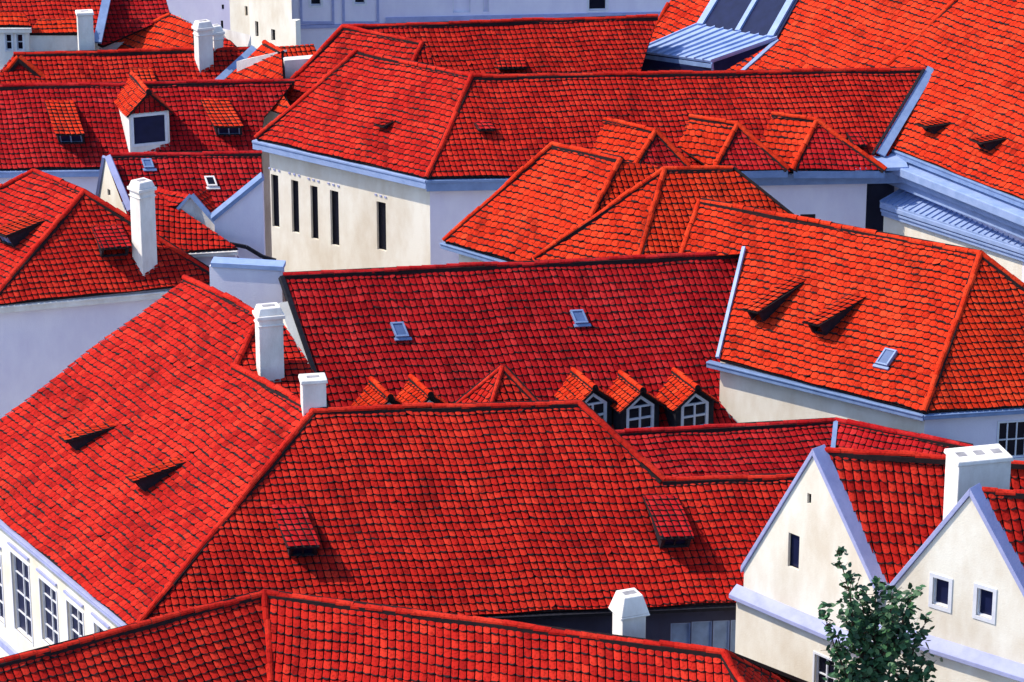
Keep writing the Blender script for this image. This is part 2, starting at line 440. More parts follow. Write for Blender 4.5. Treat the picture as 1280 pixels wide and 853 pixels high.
def shed(house, pl, px, top, w, h, win=None, mat=T_OR, tk=None, over=.08, side=TAR_SHADE):
    """shed dormer: a tiled flap lifted out of the slope with a dark opening below it"""
    o = pl.on(*px); ax = pl.on(*top) - o; L = ax.dot(pl.V); k = ax.dot(pl.U) / L
    Q = lambda a, b, c: pl.loc(o, a + k * b, b, c)
    cb = MB(); t = .07
    for s in (-1, 1):  # cheek shade painted in with near-black boards
        a0 = s * w / 2; a1 = s * (w / 2 - t)
        A = [Q(a0, 0, -.02), Q(a0, 0, h - .02), Q(a0, L * .97, .0)]; B = [Q(a1, 0, -.02), Q(a1, 0, h - .02), Q(a1, L * .97, .0)]
        cb.hexa(A, B)
    cb.box(Q(-w / 2 + t, 0, -.01), pl.U * (w - 2 * t), pl.V * .06, pl.n * .07)
    hb_ = h * (1 - .3 / L) - .08; cb.face([Q(-w / 2 + t, .3, -.01), Q(w / 2 - t, .3, -.01), Q(w / 2 - t, .3, hb_), Q(-w / 2 + t, .3, hb_)])
    d = cb.build('dormer', side, house)
    rb = MB(); sl = (h / L)
    poly = [Q(-w / 2 - .06, -over, h + sl * over), Q(w / 2 + .06, -over, h + sl * over), Q(w / 2 + .06, L, .03), Q(-w / 2 - .06, L, .03)]
    tiles(rb, poly, None, thick=.07, sag=.008, seed=int(px[0]), **{'sh': -k, **(tk or {})})
    rb.build('dormer_roof', [mat, DECK], d)
    if win is not None:
        wb = MB(); v = .04
        wb.face([Q(-w / 2 + t, v + .05, .0), Q(w / 2 - t, v + .05, .0), Q(w / 2 - t, v + .05, h - .12), Q(-w / 2 + t, v + .05, h - .12)])
        wo = wb.build('window_pane', win[0], d)
        fb = MB(); e = .05
        for a, b in ((-w / 2 + t, -w / 2 + t + e), (w / 2 - t - e, w / 2 - t), (-e / 2, e / 2)):
            fb.box(Q(a, v, 0), pl.U * (b - a), pl.V * .05, pl.n * (h - .12))
        fb.box(Q(-w / 2 + t, v - .005, 0), pl.U * (w - 2 * t), pl.V * .05, pl.n * e)
        fb.box(Q(-w / 2 + t, v - .005, h - .12 - e), pl.U * (w - 2 * t), pl.V * .05, pl.n * e)
        fb.build('window_frame', win[1], d)
    return d

def gabled_dormer(house, pl, px, yaw, w, hw, hg, fmat=FRAME, pane=G_DARK, front=TAR_SHADE, cheek=TAR_SHADE, mat=T_OR, over=.16, arch=True, wfrac=.62, tilefront=False):
    fn = Vector((math.sin(R(yaw)), -math.cos(R(yaw)), 0)); sn = Vector((math.cos(R(yaw)), math.sin(R(yaw)), 0))
    o = pl.on(*px) + fn * .10 + Z * .06
    back = lambda p: p - fn * max(.05, pl.n.dot(p - pl.p) / max(.15, pl.n.dot(fn)))
    Q = lambda a, z, f=0: o + sn * a + Z * z + fn * f
    fb = MB(); z0 = -.6
    ww = w * wfrac; wb = .10; hgw = hg * wfrac * .95 if arch else 0
    wz1 = hw + (hgw * .55 if arch else -.06); 
    # front wall with an opening
    outer = [(-w / 2, z0), (w / 2, z0), (w / 2, hw), (0, hw + hg), (-w / 2, hw)]
    if arch: inner = [(-ww / 2, wb), (ww / 2, wb), (ww / 2, hw - .02), (0, hw + hgw), (-ww / 2, hw - .02)]
    else: inner = [(-ww / 2, wb), (ww / 2, wb), (ww / 2, hw - .06), (0, hw - .06), (-ww / 2, hw - .06)]
    for k in range(5):
        a, b, c, d = outer[k], outer[(k + 1) % 5], inner[(k + 1) % 5], inner[k]
        fb.face([Q(*a), Q(*b), Q(*c), Q(*d)])
        fb.face([Q(*d), Q(*c), Q(*c, -.08), Q(*d, -.08)])
    for s in (-1, 1):
        p = Q(s * w / 2, hw); b = back(p)
        fb.face([Q(s * w / 2, z0), p, b, vz(b, o.z + z0)], 1)
    d = fb.build('dormer', [front, cheek], house)
    rb = MB(); hov = hg * over * 2 / w
    for s in (-1, 1):
        A = Q(0, hw + hg + .04, over * 1.4); E = Q(s * (w / 2 + over), hw - hov + .04, over * 1.4)
        Ab = back(Q(0, hw + hg + .04)); Eb = back(Q(s * (w / 2 + over), hw - hov + .04))
        poly = [E, A, Ab, Eb] if s < 0 else [A, E, Eb, Ab]
        P = Plane(poly[0], (poly[1] - poly[0]).cross(poly[2] - poly[0]))
        nn = (poly[1] - poly[0]).cross(poly[3] - poly[0])
        if nn.z < 0: nn = -nn
        P.n = nn.normalized(); P.U = Z.cross(P.n).normalized(); P.V = P.n.cross(P.U)
        tiles(rb, poly, P, tw=.2, th=.22, thick=.06, sag=.005, seed=int(px[0]) + s)
    ro = rb.build('dormer_roof', [mat, DECK], d)
    cb = MB(); caps(cb, [Q(0, hw + hg + .05, over * 1.4), back(Q(0, hw + hg + .05))], r=.09, seg=.3); cb.build('ridge_tiles', [mat, DECK], d)
    if tilefront:
        tb = MB(); tiles(tb, [Q(-w / 2, hw - .02, .03), Q(w / 2, hw - .02, .03), Q(0, hw + hg - .05, .03)], None, tw=.2, th=.2, thick=.02, sag=0); tb.build('gable_tiles', [T_CR, DECK], d)
    # window
    wbm = MB(); t = .095
    cen = [(sum(p[0] for p in inner) / 5), (sum(p[1] for p in inner) / 5)]
    inn2 = [(p[0] * (1 - 2 * t / ww), wb + t + (p[1] - wb) * (1 - 2.2 * t / (hw + hgw - wb))) for p in inner]
    for k in range(5):
        a, b, c, e = inner[k], inner[(k + 1) % 5], inn2[(k + 1) % 5], inn2[k]
        wbm.hexa([Q(*a, -.06), Q(*b, -.06), Q(*c, -.06), Q(*e, -.06)], [Q(*a, .02), Q(*b, .02), Q(*c, .02), Q(*e, .02)])
    if arch:
        wbm.box(Q(-.03, wb + t, -.05), sn * .06, Z * (hw - wb - t - .03), fn * .06)
        for z in (wb + (hw - wb) * .48, hw - .05): wbm.box(Q(-ww / 2 + t * .9, z, -.052), sn * (ww - t * 1.8), Z * .06, fn * .064)
    wbm.build('window_frame', fmat, d)
    pb = MB(); pb.face([Q(*p, -.05) for p in inner]); pb.build('window_pane', pane, d)
    return d

# ================================================================== the setting
gm = MB(); gm.face([Vector((-900, -200, 0)), Vector((900, -200, 0)), Vector((900, 1800, 0)), Vector((-900, 1800, 0))])
COB = noisy('cobbled_courtyard', (.16, .15, .15), (.09, .085, .09), 2, .9, .4)
g = gm.build('ground', COB); g['kind'] = 'structure'

# ================================================================== 1 the nearest roof, two wings round an inner corner
zr = 11.0
K = Pz(330, 743, zr); A0 = Pz(-70, 848, zr); C = Pz(905, 818, zr)
pl_l = plane_line(A0, K, 42); pl_r = plane_line(K, C, 42)
h = thing('courtyard_house', 'nearest red roof along the bottom edge, its two ridges meeting at a valley', 'house', K)
zv = 7.0
vd = pl_l.n.cross(pl_r.n); VE = K + vd * ((zv - K.z) / vd.z)
dnl = Vector((pl_l.n.x, pl_l.n.y, 0)).normalized() * ((zr - zv) / math.tan(R(42)))
AE = A0 + dnl; AE.z = zv
Hb = pl_r.on(925, 853); hd = (Hb - C); HE = C + hd * ((zv - C.z) / hd.z)
Q = Pz(975, 853, 9.5); qd = Q - C; QE = C + qd * ((zv - C.z) / qd.z)
pl_e = plane3(C, HE, QE)
bl = lambda a, b, run: [b, a, vz(a, zv) + run, vz(b, zv) + run]
nl = -dnl; nr_ = -Vector((pl_r.n.x, pl_r.n.y, 0)).normalized() * ((zr - zv) / math.tan(R(42)))
Kb = vz(K, zv) + nr_ * .9 + nl * .6
roof(h, [([A0, K, VE, AE], pl_l, {'tw': .215, 'th': .24}), ([K, C, HE, VE], pl_r, {'tw': .215, 'th': .26}), ([C, HE, QE], pl_e, {}),
         ([K, A0, vz(A0, zv) + nl, Kb], None, {}), ([C, K, Kb, QE], None, {})],
     [[A0, K], [K, C], [C, HE], [C, QE], [K + Z * .03, VE + Z * .05]], seed=11, tw=.24, th=.28, gap=.13)
wm = MB(); prism_walls(wm, offset_poly([AE, VE, HE, QE, Kb, vz(A0, zv) + nl], .3), zv - .05); wm.build('wall', CREAM, h)
cp = Pd(786, 797, 75.4)
chimney(h, cp, .66, .66, 22, 8.4, Pd(786, 741, 75.4).z, WHITE, 'hood')

# ================================================================== 2 the big house in the lower left and centre
zr = 13.0
A = Pz(393, 515, zr); B = Pz(725, 505, zr)
pF = plane_line(A, B, 45)
pF.U = (B - A).normalized(); pF.V = pF.n.cross(pF.U)
E = pF.on(180, 772); 
B2 = pF.on(828, 602); B3 = pF.on(1060, 594)
ze = pF.on(770, 766).z
t = (ze - A.z) / (E.z - A.z); E = A + (E - A) * t
Er = pF.on(918, 755); Er = pF.on(1060, 747)
Efar = Pz(-130, 540, ze)
pL = plane3(A, E, Efar)
t1 = pL.on(293, 458); t2 = pL.on(325, 395); t3 = pL.on(232, 348); t4 = pL.on(-30, 548); Efar = Pz(-130, 540, ze)
pU = plane3(t2, t1, t1 + (B - A).normalized())
print('house2', [tuple(round(c, 2) for c in p) for p in (A, B, E, Efar, t1, t2, t3, t4, B2, Er)])
h = thing('corner_house', 'biggest red tiled house, lower centre, its left slope sunlit over a windowed white wall', 'house', E)
u1 = pU.on(343, 386); u2 = pU.on(396, 472); u3 = pU.on(408, 516)
rt = roof(h, [([A, B, B2, B3, Er, E], pF, {'gap': .13}), ([A, E, Efar, t4, t3, t2, t1], pL, {'gap': .05, 'th': .235, 'tw': .26, 'stag': .5}),
         ([t1, t2, u1, u2, u3, A], pU, {'gap': .13}),
         ([B, A, A + Vector((.6, 4, -4)), B + Vector((.6, 4, -4))], None, {}), ([B3, B2, B2 + Vector((.3, 2.4, -2.4)), B3 + Vector((.3, 2.4, -2.4))], None, {}),
         ([B2, B, B + Vector((.6, 4, -4)), B2 + Vector((.3, 2.4, -2.4))], None, {})],
     [[A, B], [B, B2, B3], [A, E], [t1, A], [t1, t2], [t3, t2]], seed=22, mat=T_RED)
# walls
fp = [E, Er, Er + Vector((.8, 9, 0)), Vector((Efar.x + 6, Efar.y + 3, ze)), Efar]
fi = offset_poly(fp, .35)
wm = MB(); prism_walls(wm, fi, ze - .08, 0, (0, 4))
lw = quadwall(fi[4], fi[0], 0, ze - .06)
W8 = (2, 4, FRAME, G_NAVY, True, .05)
wins(h, wm, lw, [(-16, 3, 688, 770, *W8), (17, 38, 701, 793, *W8), (52, 72, 733, 806, *W8), (86, 105, 760, 830, *W8), (120, 138, 787, 850, *W8), (-50, -31, 660, 740, *W8)])
wm.build('wall', CREAM, h)
bm_ = MB(); pw = vplane(lw[0], lw[1]); s1 = pw.on(0, 803); s0 = vz(lw[0], s1.z); s2 = vz(lw[1], s1.z)
d_ = (s2 - s0); n_ = Vector((d_.y, -d_.x, 0)).normalized(); n_ = n_ if n_.y < 0 else -n_
bm_.box(s0 - n_ * .02, d_, n_ * .14, Z * .22); bm_.build('string_course', STONE, h)
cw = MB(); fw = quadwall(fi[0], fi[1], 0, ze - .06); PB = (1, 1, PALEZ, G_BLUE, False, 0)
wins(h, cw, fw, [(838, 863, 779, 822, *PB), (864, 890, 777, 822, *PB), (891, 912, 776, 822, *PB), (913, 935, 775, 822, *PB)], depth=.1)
cw.build('courtyard_wall', SHADE_SLATE, h)  # dark colour paints in the shade below the eaves
gutter(h, [vz(Efar, ze), E], STONE, .2, .18, 'eaves_cornice')
gutter(h, [E, Er], TAR_SHADE, .12, .12)
shed(h, pL, (93, 562), (143, 530), .42, .52, mat=T_OR)
shed(h, pL, (177, 612), (229, 575), .42, .52, mat=T_OR)
shed(h, pF, (379, 696), (360, 632), .78, .74, (G_NAVY, TAR_SHADE), T_CR, over=.0)
shed(h, pF, (843, 685), (824, 620), .82, .74, (G_NAVY, TAR_SHADE), T_CR, over=.0)
c1 = Pd(338, 470, pU.on(345, 470).y + .1)
chimney(h, c1, .72, .6, 16, c1.z - 1.6, Pd(338, 382, c1.y).z, WHITE, 'step')
c2 = Pd(392, 508, A.y + .35)
chimney(h, c2, .68, .55, 10, c2.z - 1.2, Pd(392, 471, c2.y).z, WHITE, 'flat')

# ================================================================== 3 the long middle house with window dormers
zr = 13.0
A = Pz(355, 345, zr); B = Pz(930, 318, zr); pM = plane_line(A, B, 50)
ze = 8.6
dn = Vector((pM.n.x, pM.n.y, 0)).normalized() * ((zr - ze) / math.tan(R(50)))
vL = pM.on(412, 512); vd = vL - A; EL = A + vd * ((ze - A.z) / vd.z)
B_ = B + (B - A).normalized() * 3.6
ER = vz(B_ + dn, ze)
h = thing('dormer_house', 'long crimson roof in the middle with two skylights and white window dormers', 'house', EL)
bA, bB = vz(A - dn, ze), vz(B_ - dn, ze)
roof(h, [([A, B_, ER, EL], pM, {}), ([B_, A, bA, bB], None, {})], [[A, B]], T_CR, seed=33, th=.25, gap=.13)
fi = offset_poly([EL, ER, bB, bA], .3)
wm = MB(); prism_walls(wm, fi, ze - .05)
# left gable triangle
gi = [vz(fi[0], ze - .06), vz(fi[3], ze - .06), vz((fi[0] + fi[3]) / 2, zr - .35)]
wm.face(gi); wm.build('wall', CREAM, h)
# raised verge coping on the left gable
vb = MB(); nd = (EL - A).normalized(); side = nd.cross(Z).normalized(); side = side if side.x < 0 else -side
vb.bar(A + side * .1 - Z * .02, EL + side * .1 - Z * .02, Z, .14, .2); vb.build('verge_shade_board', TAR_SHADE, h)  # black bar paints in the shade down the verge side
ob = MB(); a_ = A + side * .34 + nd * .8 - Z * .12; b_ = A + side * .34 + nd * ((pM.on(408, 482) - A).length) - Z * .12
ob.bar(a_, b_, Z, .3, .26); ob.build('gable_coping', CREAM, h)
# parapet wall block to the left of the ridge
p0 = Pd(352, 338, A.y + .4); p1 = Pd(262, 344, A.y + .8)
pb = MB(); dd = p1 - p0; dd.z = 0
pb.box(vz(p0, 0), dd, Vector((.05, .5, 0)), Z * p0.z); pb.build('parapet_wall', SHADE_LILAC, h)
pc = MB(); pc.box(vz(p0, p0.z + .002) + Vector((.05, -.08, 0)), dd, Vector((.05, .62, 0)), Z * .14); pc.build('parapet_coping', PALEZ, h)
skylight(h, pM, (503, 423), .42, .5); skylight(h, pM, (727, 406), .42, .46)
for px, sc_ in (((485, 553), 1), ((535, 550), 1), ((739, 541), 1), ((798, 544), 1), ((866, 541), 1)):
    gabled_dormer(h, pM, px, 24, 1.34, .96, .52, FRAME, G_DARK, TAR_SHADE, TAR_SHADE, T_OR, over=.14, wfrac=.72)

# ================================================================== 3b little pyramid roofed stair tower between
ap = Pz(628, 460, 12.9); yl = ap.y
zb = 11.3
q = [Pz(562, 512, zb + .15), Pz(600, 520, zb), Pz(694, 508, zb)]
q0 = ap + Vector((-1.75, .2, 0)); q0.z = zb; q1 = Pd(600, 520, ap.y - 1.5); q1.z = zb; q2 = ap + Vector((1.75, -1.1, 0)); q2.z = zb; q3 = 2 * ap - q1; q3.z = zb
h = thing('stair_tower', 'little red pyramid roof rising behind the big ridge at the centre', 'tower', ap)
roof(h, [([ap, q0, q1], None, {}), ([ap, q1, q2], None, {}), ([ap, q2, q3], None, {}), ([ap, q3, q0], None, {})],
     [[ap, q0], [ap, q1], [ap, q2]], T_RED, seed=35, tw=.2, th=.22, cap=.07)
wm = MB(); prism_walls(wm, offset_poly([q0, q1, q2, q3], .15), zb - .05); wm.build('wall', CREAM, h)

# ================================================================== 4 the right hand house with the broad orange slope
ze = 10.7
E = Pz(1155, 515, ze); E2 = Pz(1330, 504, ze); EL = Pz(884, 448, ze)
pF = plane_line(E, E2, 45); T = pF.on(1225, 318); pL = plane3(E, T, EL)
a0 = pL.on(875, 252); a1 = pL.on(850, 325); aL = pL.on(898, 449)
T2 = pF.on(1330, 318 + 77)
print('house4', T, a0, a1)
h = thing('broad_slope_house', 'right hand house, broad orange tiled slope with two dark vents over a cream wall', 'house', E)
TR = T + (E2 - E).normalized() * 6
hipb = E2 + (E2 - E).normalized() * 8
aB = pL.on(820, 430)
bk = lambda p, q: [q, p, p + Vector((2.2, 3.2, 0)) - Z * (p.z - ze), q + Vector((2.2, 3.2, 0)) - Z * (q.z - ze)]
roof(h, [([E, T, a0, a1, pL.on(931, 316), pL.on(899, 449)], pL, {'gap': .05, 'th': .24, 'tw': .25, 'stag': .5}), ([E, E2, pF.on(1330, 398), pF.on(1282, 356), T], pF, {'gap': .13}),
         ([T, a0, a0 + Vector((2.2, 3.2, -3.4)), T + Vector((.1, 3.4, -3.6))], None, {})], [[T, a0], [T, E], [T, pF.on(1330, 398)], [a1, a0]], T_OR, seed=44)
nL = Vector((pL.n.x, pL.n.y, 0)).normalized()
fi = offset_poly([EL, E, E2, E2 + Vector((.6, 7, 0)), EL + Vector((5.5, 7.5, 0))], .3)
wm = MB(); prism_walls(wm, fi, ze - .08, 0, (0, 1))
wins(h, wm, quadwall(fi[0], fi[1], 0, ze - .05), [])
wm.build('wall', CREAM, h)
wm = MB(); wins(h, wm, quadwall(fi[1], fi[2], 0, ze - .05), [(1248, 1283, 528, 573, 3, 2, FRAME, G_DARK, False, .06)]); wm.build('street_wall', SHADE_LILAC, h)  # side turned from the sun, shade tint painted into its plaster
gutter(h, [EL, E], ZINC, .2, .2); gutter(h, [E, E2], ZINC, .14, .16)
vm = MB(); vm.bar(pL.on(931, 311) + pL.n * .08, pL.on(898, 449) + pL.n * .08, pL.n, .11, .1); vm.build('verge_flashing', PALEZ, h)
shed(h, pL, (948, 402), (998, 349), .5, .68, mat=T_OR); shed(h, pL, (1024, 418), (1074, 368), .5, .68, mat=T_OR)
skylight(h, pL, (1103, 459), .42, .6, lean=-.12)

# ================================================================== 5 low house between, two slopes meeting in a valley
zr = 10.0
A = Pz(765, 543, zr); B = Pz(1045, 527, zr); C = Pz(1215, 560, zr)
p1 = plane_line(A, B, 38); p2 = plane_line(B, C, 38); p2b = None
h = thing('low_house', 'low rose red roof with a valley, squeezed below the cream wall at right', 'house', B)
vd = p1.n.cross(p2.n); Vb = B + vd * ((8.0 - B.z) / vd.z)
dn1 = vz(A + Vector((p1.n.x, p1.n.y, 0)).normalized() * (2 / math.tan(R(38))), 8.0)
dn2 = vz(C + Vector((p2.n.x, p2.n.y, 0)).normalized() * (2 / math.tan(R(38))), 8.0)
bk1 = Vector((.1, 1.2, -1.2))
roof(h, [([A, B, Vb, dn1], p1, {}), ([B, C, dn2, Vb], p2, {'tw': .2, 'th': .24}), ([B, A, A + bk1, B + bk1], None, {}), ([C, B, B + bk1, C + bk1], None, {})],
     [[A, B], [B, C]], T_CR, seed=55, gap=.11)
vm = MB(); vm.bar(B + Z * .1, B + (Vb - B) * .8 + Z * .12, Z, .14, .06); vm.build('valley_flashing', ZINC, h)
wm = MB(); prism_walls(wm, offset_poly([dn1, Vb, dn2, C + bk1, B + bk1, A + bk1], .2), 7.95); wm.build('wall', WHITE, h)

# ================================================================== 6 the two white gable houses at the lower right
def gable_house(name, label, apx, lpx, rpx, dl, slope, ridge_px, cpx, specs, ridge_ext, seed, mat):
    """gable wall seen from the front left; apx apex pixel, lpx and rpx the feet of its verges"""
    L = Pd(*lpx, dl); X = lambda px: (lambda q: q)(px)
    pw = Plane(L, Vector((-slope, -1, 0)))
    ap = pw.on(*apx); Rr = pw.on(*rpx)
    h = thing(name, label, 'house', L)
    n = pw.n
    rend = Pz(*ridge_px, ap.z)
    rd = rend - ap; rend = ap + rd * ridge_ext
    pr = plane3(ap, rend, Rr)
    wm = MB()
    low_l, low_r = L, Rr
    c0 = pw.on(*cpx[0]); c1 = pw.on(*cpx[1])
    # upper gable (flush) and lower wall
    wins(h, wm, [vz(L, c0.z - .25), vz(Rr, c0.z - .25), Rr, ap, L], [s for s in specs if s[3] < s[10]], depth=.12)
    lowp = quadwall(L + pw.U * -.16, Rr + pw.U * 1.5, 0, c0.z - .1)
    lowp = [p + n * .10 for p in lowp]
    wins(h, wm, lowp, [s for s in specs if s[3] >= s[10]], depth=.14)
    wm.face([vz(L, 0), vz(L, L.z), vz(L + Vector((2, 4, 0)), L.z), vz(L + Vector((2, 4, 0)), 0)])
    wm.build('wall', CREAM, h)
    # cornice between storeys, sloping weathering on top
    cm = MB(); a = vz(L, c0.z - .12) + pw.U * -.26; d = pw.U * ((Rr - L).dot(pw.U) + 1.8)
    b4 = [a, a + n * .30, a + n * .30 + Z * .12, a + Z * .34]
    cm.hexa(b4, [p + d for p in b4]); cm.build('cornice', STONE, h, bevel=.01)
    # verge copings
    vm = MB(); vd = (Rr - ap).normalized(); ld = (L - ap).normalized()
    up_r = vd.cross(n); up_r = up_r if up_r.z > 0 else -up_r
    up_l = ld.cross(n); up_l = up_l if up_l.z > 0 else -up_l
    w2 = .42
    vm.hexa([ap - n * w2 + Z * .02, ap + n * .06 + Z * .02, ap + n * .06 - vd.cross(n) * 0 + Z * .22, ap - n * w2 + Z * .22],
            [p + (Rr - ap) + vd * .15 for p in (ap - n * w2 + Z * .02, ap + n * .06 + Z * .02, ap + n * .06 + Z * .22, ap - n * w2 + Z * .22)])
    q4 = (ap - n * w2 + Z * .02, ap + n * .06 + Z * .02, ap + n * .06 + Z * .22, ap - n * w2 + Z * .22)
    vm.hexa(list(q4), [p + (L - ap) + ld * .15 for p in q4])
    vm.build('verge_coping', STONE, h, bevel=.012)
    Re = Rr + (rend - ap)
    Lb = L + (rend - ap)
    roof(h, [([ap - n * .3, rend, Re, Rr - n * .3], pr, {}), ([ap - n * .4 - Z * .05, rend - Z * .05, Lb, L - n * .4], None, {})], [[ap - n * .4, rend]], mat, seed=seed, tw=.215, th=.265, gap=.14, amp=.025, step=.03)
    wb = MB(); prism_walls(wb, [vz(Rr, 0), vz(Re, 0), vz(Lb, 0)], min(Rr.z, Lb.z) - .3); wb.build('rear_wall', CREAM, h)
    print(name, [tuple(round(c, 2) for c in p) for p in (L, ap, Rr, rend)])
    return h, pr, pw, ap, L, Rr
h6, *_ = gable_house('gable_house', 'white gabled house left of the tree, slit window under its pointed gable', (1017, 570), (930, 712), (1096, 742), 80.0, 1.1, (1172, 577),
    [(918, 738), (1030, 773)], [(985, 999, 668, 711, 1, 1, None, G_NAVY, False, 0, 760), (1009, 1014, 617, 630, 1, 1, None, G_DARK, False, 0, 760),
    (1018, 1043, 822, 870, 2, 2, FRAME, G_DARK, False, .06, 760)], 2.2, 66, T_RED)
h7, pr7, pw7, ap7, L7, R7 = gable_house('gable_house', 'white gabled house at the right edge, two small square windows, broad chimney behind', (1213, 620), (1108, 745), (1288, 760), 74.5, .8, (1340, 623),
    [(1150, 800), (1280, 842)], [(1166, 1186, 724, 758, 1, 1, FRAME, G_NAVY, False, .10, 790), (1221, 1241, 737, 772, 1, 1, FRAME, G_NAVY, False, .10, 790)], 1.5, 77, T_RED)
c = Pd(1219, 650, 75.9)
chimney(h7, c, 1.42, .9, 14, 10.5, Pd(1219, 566, 75.9).z, WHITE, 'flat')

# ================================================================== 7 hipped house at the centre top, two orange slopes
ze = 11.8
E0 = Pz(555, 301, ze); E1 = Pz(642, 327, ze); pL = plane_line(E0, E1, 44)
t0 = pL.on(690, 182); t1 = pL.on(775, 200); t2 = pL.on(738, 272); s0 = pL.on(668, 323)
hz = Vector((1, .05, 0)).normalized()
n2 = Vector((pL.n.x, pL.n.y, 0)).normalized(); az = math.atan2(n2.x, -n2.y) + R(12)
pL2 = Plane(s0 + Vector((0, -.25, .15)), Vector((math.sin(az), -math.cos(az), 0)) * math.sin(R(46)) + Z * math.cos(R(46)))
b0 = pL2.on(830, 213); b1 = pL2.on(800, 318); b2 = pL2.on(668, 323)
pF1 = plane3(t1, t2, t1 + hz); pF2 = plane3(b0, b1, b0 + hz)
r1 = b0 + hz * ((Pd(915, 210, b0.y).x - b0.x)); r2 = pF2.on(990, 272); r3 = pF2.on(990, 330)
print('house7', t0, t1, b0, b1, r1)
h = thing('hipped_house', 'hipped house with two orange slopes and blue eaves, standing before the slit window wall', 'house', E1)
dgo = b1 - b0; b1e = b0 + dgo * 1.35; d2 = b2 - b0; 
E1x = pL.on(735, 354); E0 = E0
r3 = r2 + (b1 - b0) * .9
zb = min(b1e.z, 10.6)
back0 = t0 + Vector((1.6, 2.2, -2.4)); back1 = t1 + Vector((1.6, 2.0, -2.4)); backr = r1 + Vector((.6, 2.6, -2.6))
roof(h, [([t0, t1, t2, s0, E1x, E1, E0], pL, {'gap': .05, 'th': .24, 'tw': .25, 'stag': .5}), ([b0, b2, b2 + (b1e - b0) * .35, b1e], pL2, {'gap': .05, 'th': .24, 'tw': .25, 'stag': .5}),
         ([t1, t2, pF1.on(800, 262), pF1.on(860, 214)], pF1, {}), ([b0, b1e, r3, r2, r1], pF2, {'gap': .14}),
         ([t1, t0, back0, back1], None, {}), ([r1, b0, b0 + Vector((.6, 2.6, -2.6)), backr], None, {}), ([r2, r1, backr], None, {})],
     [[t0, t1], [t1, t2], [b0, b2], [b0, b1e], [b0, r1], [t0, E0]], T_OR, seed=71)
e1x = vz(E1x, ze)
fi = offset_poly([E0, E1, vz(r3, ze), vz(r2 + Vector((.5, 2, 0)), ze), vz(back0, ze)], .3)
wm = MB(); prism_walls(wm, fi, ze - .1); wm.build('wall', CREAM, h)
gutter(h, [E0 - (E1 - E0).normalized() * .15, E1], ZINC, .2, .2, 'eaves_band')

# ================================================================== 8 the long house behind with three gable dormers
ze = 12.0
E = Pz(533, 222, ze); ER = Pz(1112, 212, ze); EL = Pz(320, 173, ze)
pF = plane_line(E, ER, 44); T = pF.on(590, 97); TR = pF.on(1166, 88)
pL = plane3(E, T, EL); l1 = pL.on(447, 65)
h = thing('palace_wing', 'long house with slit windows in its cream end and three tiled gables on its eaves', 'house', E)
bT = Vector((.1, 3, -3)); fwd = (ER - E).normalized()
print('house8', T, TR, l1, E, EL)
TRr = T + (TR - T) * 1.08; ERr = E + (ER - E) * 1.08
roof(h, [([E, T, l1, EL], pL, {'gap': .05, 'th': .24, 'tw': .25, 'stag': .5}), ([T, TR, pF.on(1103, 212), E], pF, {'gap': .12}),
         ([l1, T, T + bT, l1 + Vector((1.5, 2.6, -3))], None, {}), ([TR, T, T + bT, TR + bT], None, {})],
     [[T, TR], [T, E], [T, l1], [l1, EL]], T_RED, seed=88)
fi = offset_poly([EL, E, ERr, ERr + Vector((.3, 7, 0)), EL + Vector((4, 6, 0))], .35)
wm = MB(); SL = (1, 1, None, G_DARK, False, 0)
lw = quadwall(fi[0], fi[1], 0, ze - .1)
prism_walls(wm, fi, ze - .1, 0, (0, 1))
wins(h, wm, lw, [(339.5, 348.5, 219, 284, *SL), (364.5, 373.5, 226, 291, *SL), (388.5, 397.5, 233, 299, *SL), (413, 423.5, 239, 307, *SL), (471, 482.5, 253, 313, *SL)])
pw = vplane(lw[0], lw[1])
wm.build('wall', CREAM, h)
orn = MB()                                       # small stucco drops over each slit
for x, y in ((343, 213), (368, 219), (392, 226), (417, 232), (476, 246)):
    for k in (-6, 0, 6):
        p = pw.on(x + k, y + k * .27); orn.box(p - pw.U * .045 - pw.n * .01, pw.U * .09, Z * .06, pw.n * .04)
orn.build('stucco_drops', STONE, h)
sp = vplane(fi[1], fi[2]).on(1083, 250)
wm = MB(); wins(h, wm, quadwall(fi[1], sp, 0, ze - .1), [(1000, 1019, 268, 300, 1, 1, TAR_SHADE, G_DARK, False, 0)]); wm.build('side_wall', SHADE_LILAC, h)  # unlit front, its shade carried by the lilac plaster
in_ = Vector((0, .8, 0)); wm = MB(); wm.face(quadwall(sp + in_, fi[2] + in_, 0, ze - .5)); wm.face(quadwall(sp, sp + in_, 0, ze - .5)); wm.build('recess_wall', SHADE_SLATE, h)  # shadow of the gap painted into the recess faces
gutter(h, [EL - (E - EL).normalized() * .15, E], PALEZ, .24, .34, 'eaves_cornice'); gutter(h, [E, ERr], ZINC, .22, .42, 'eaves_cornice')
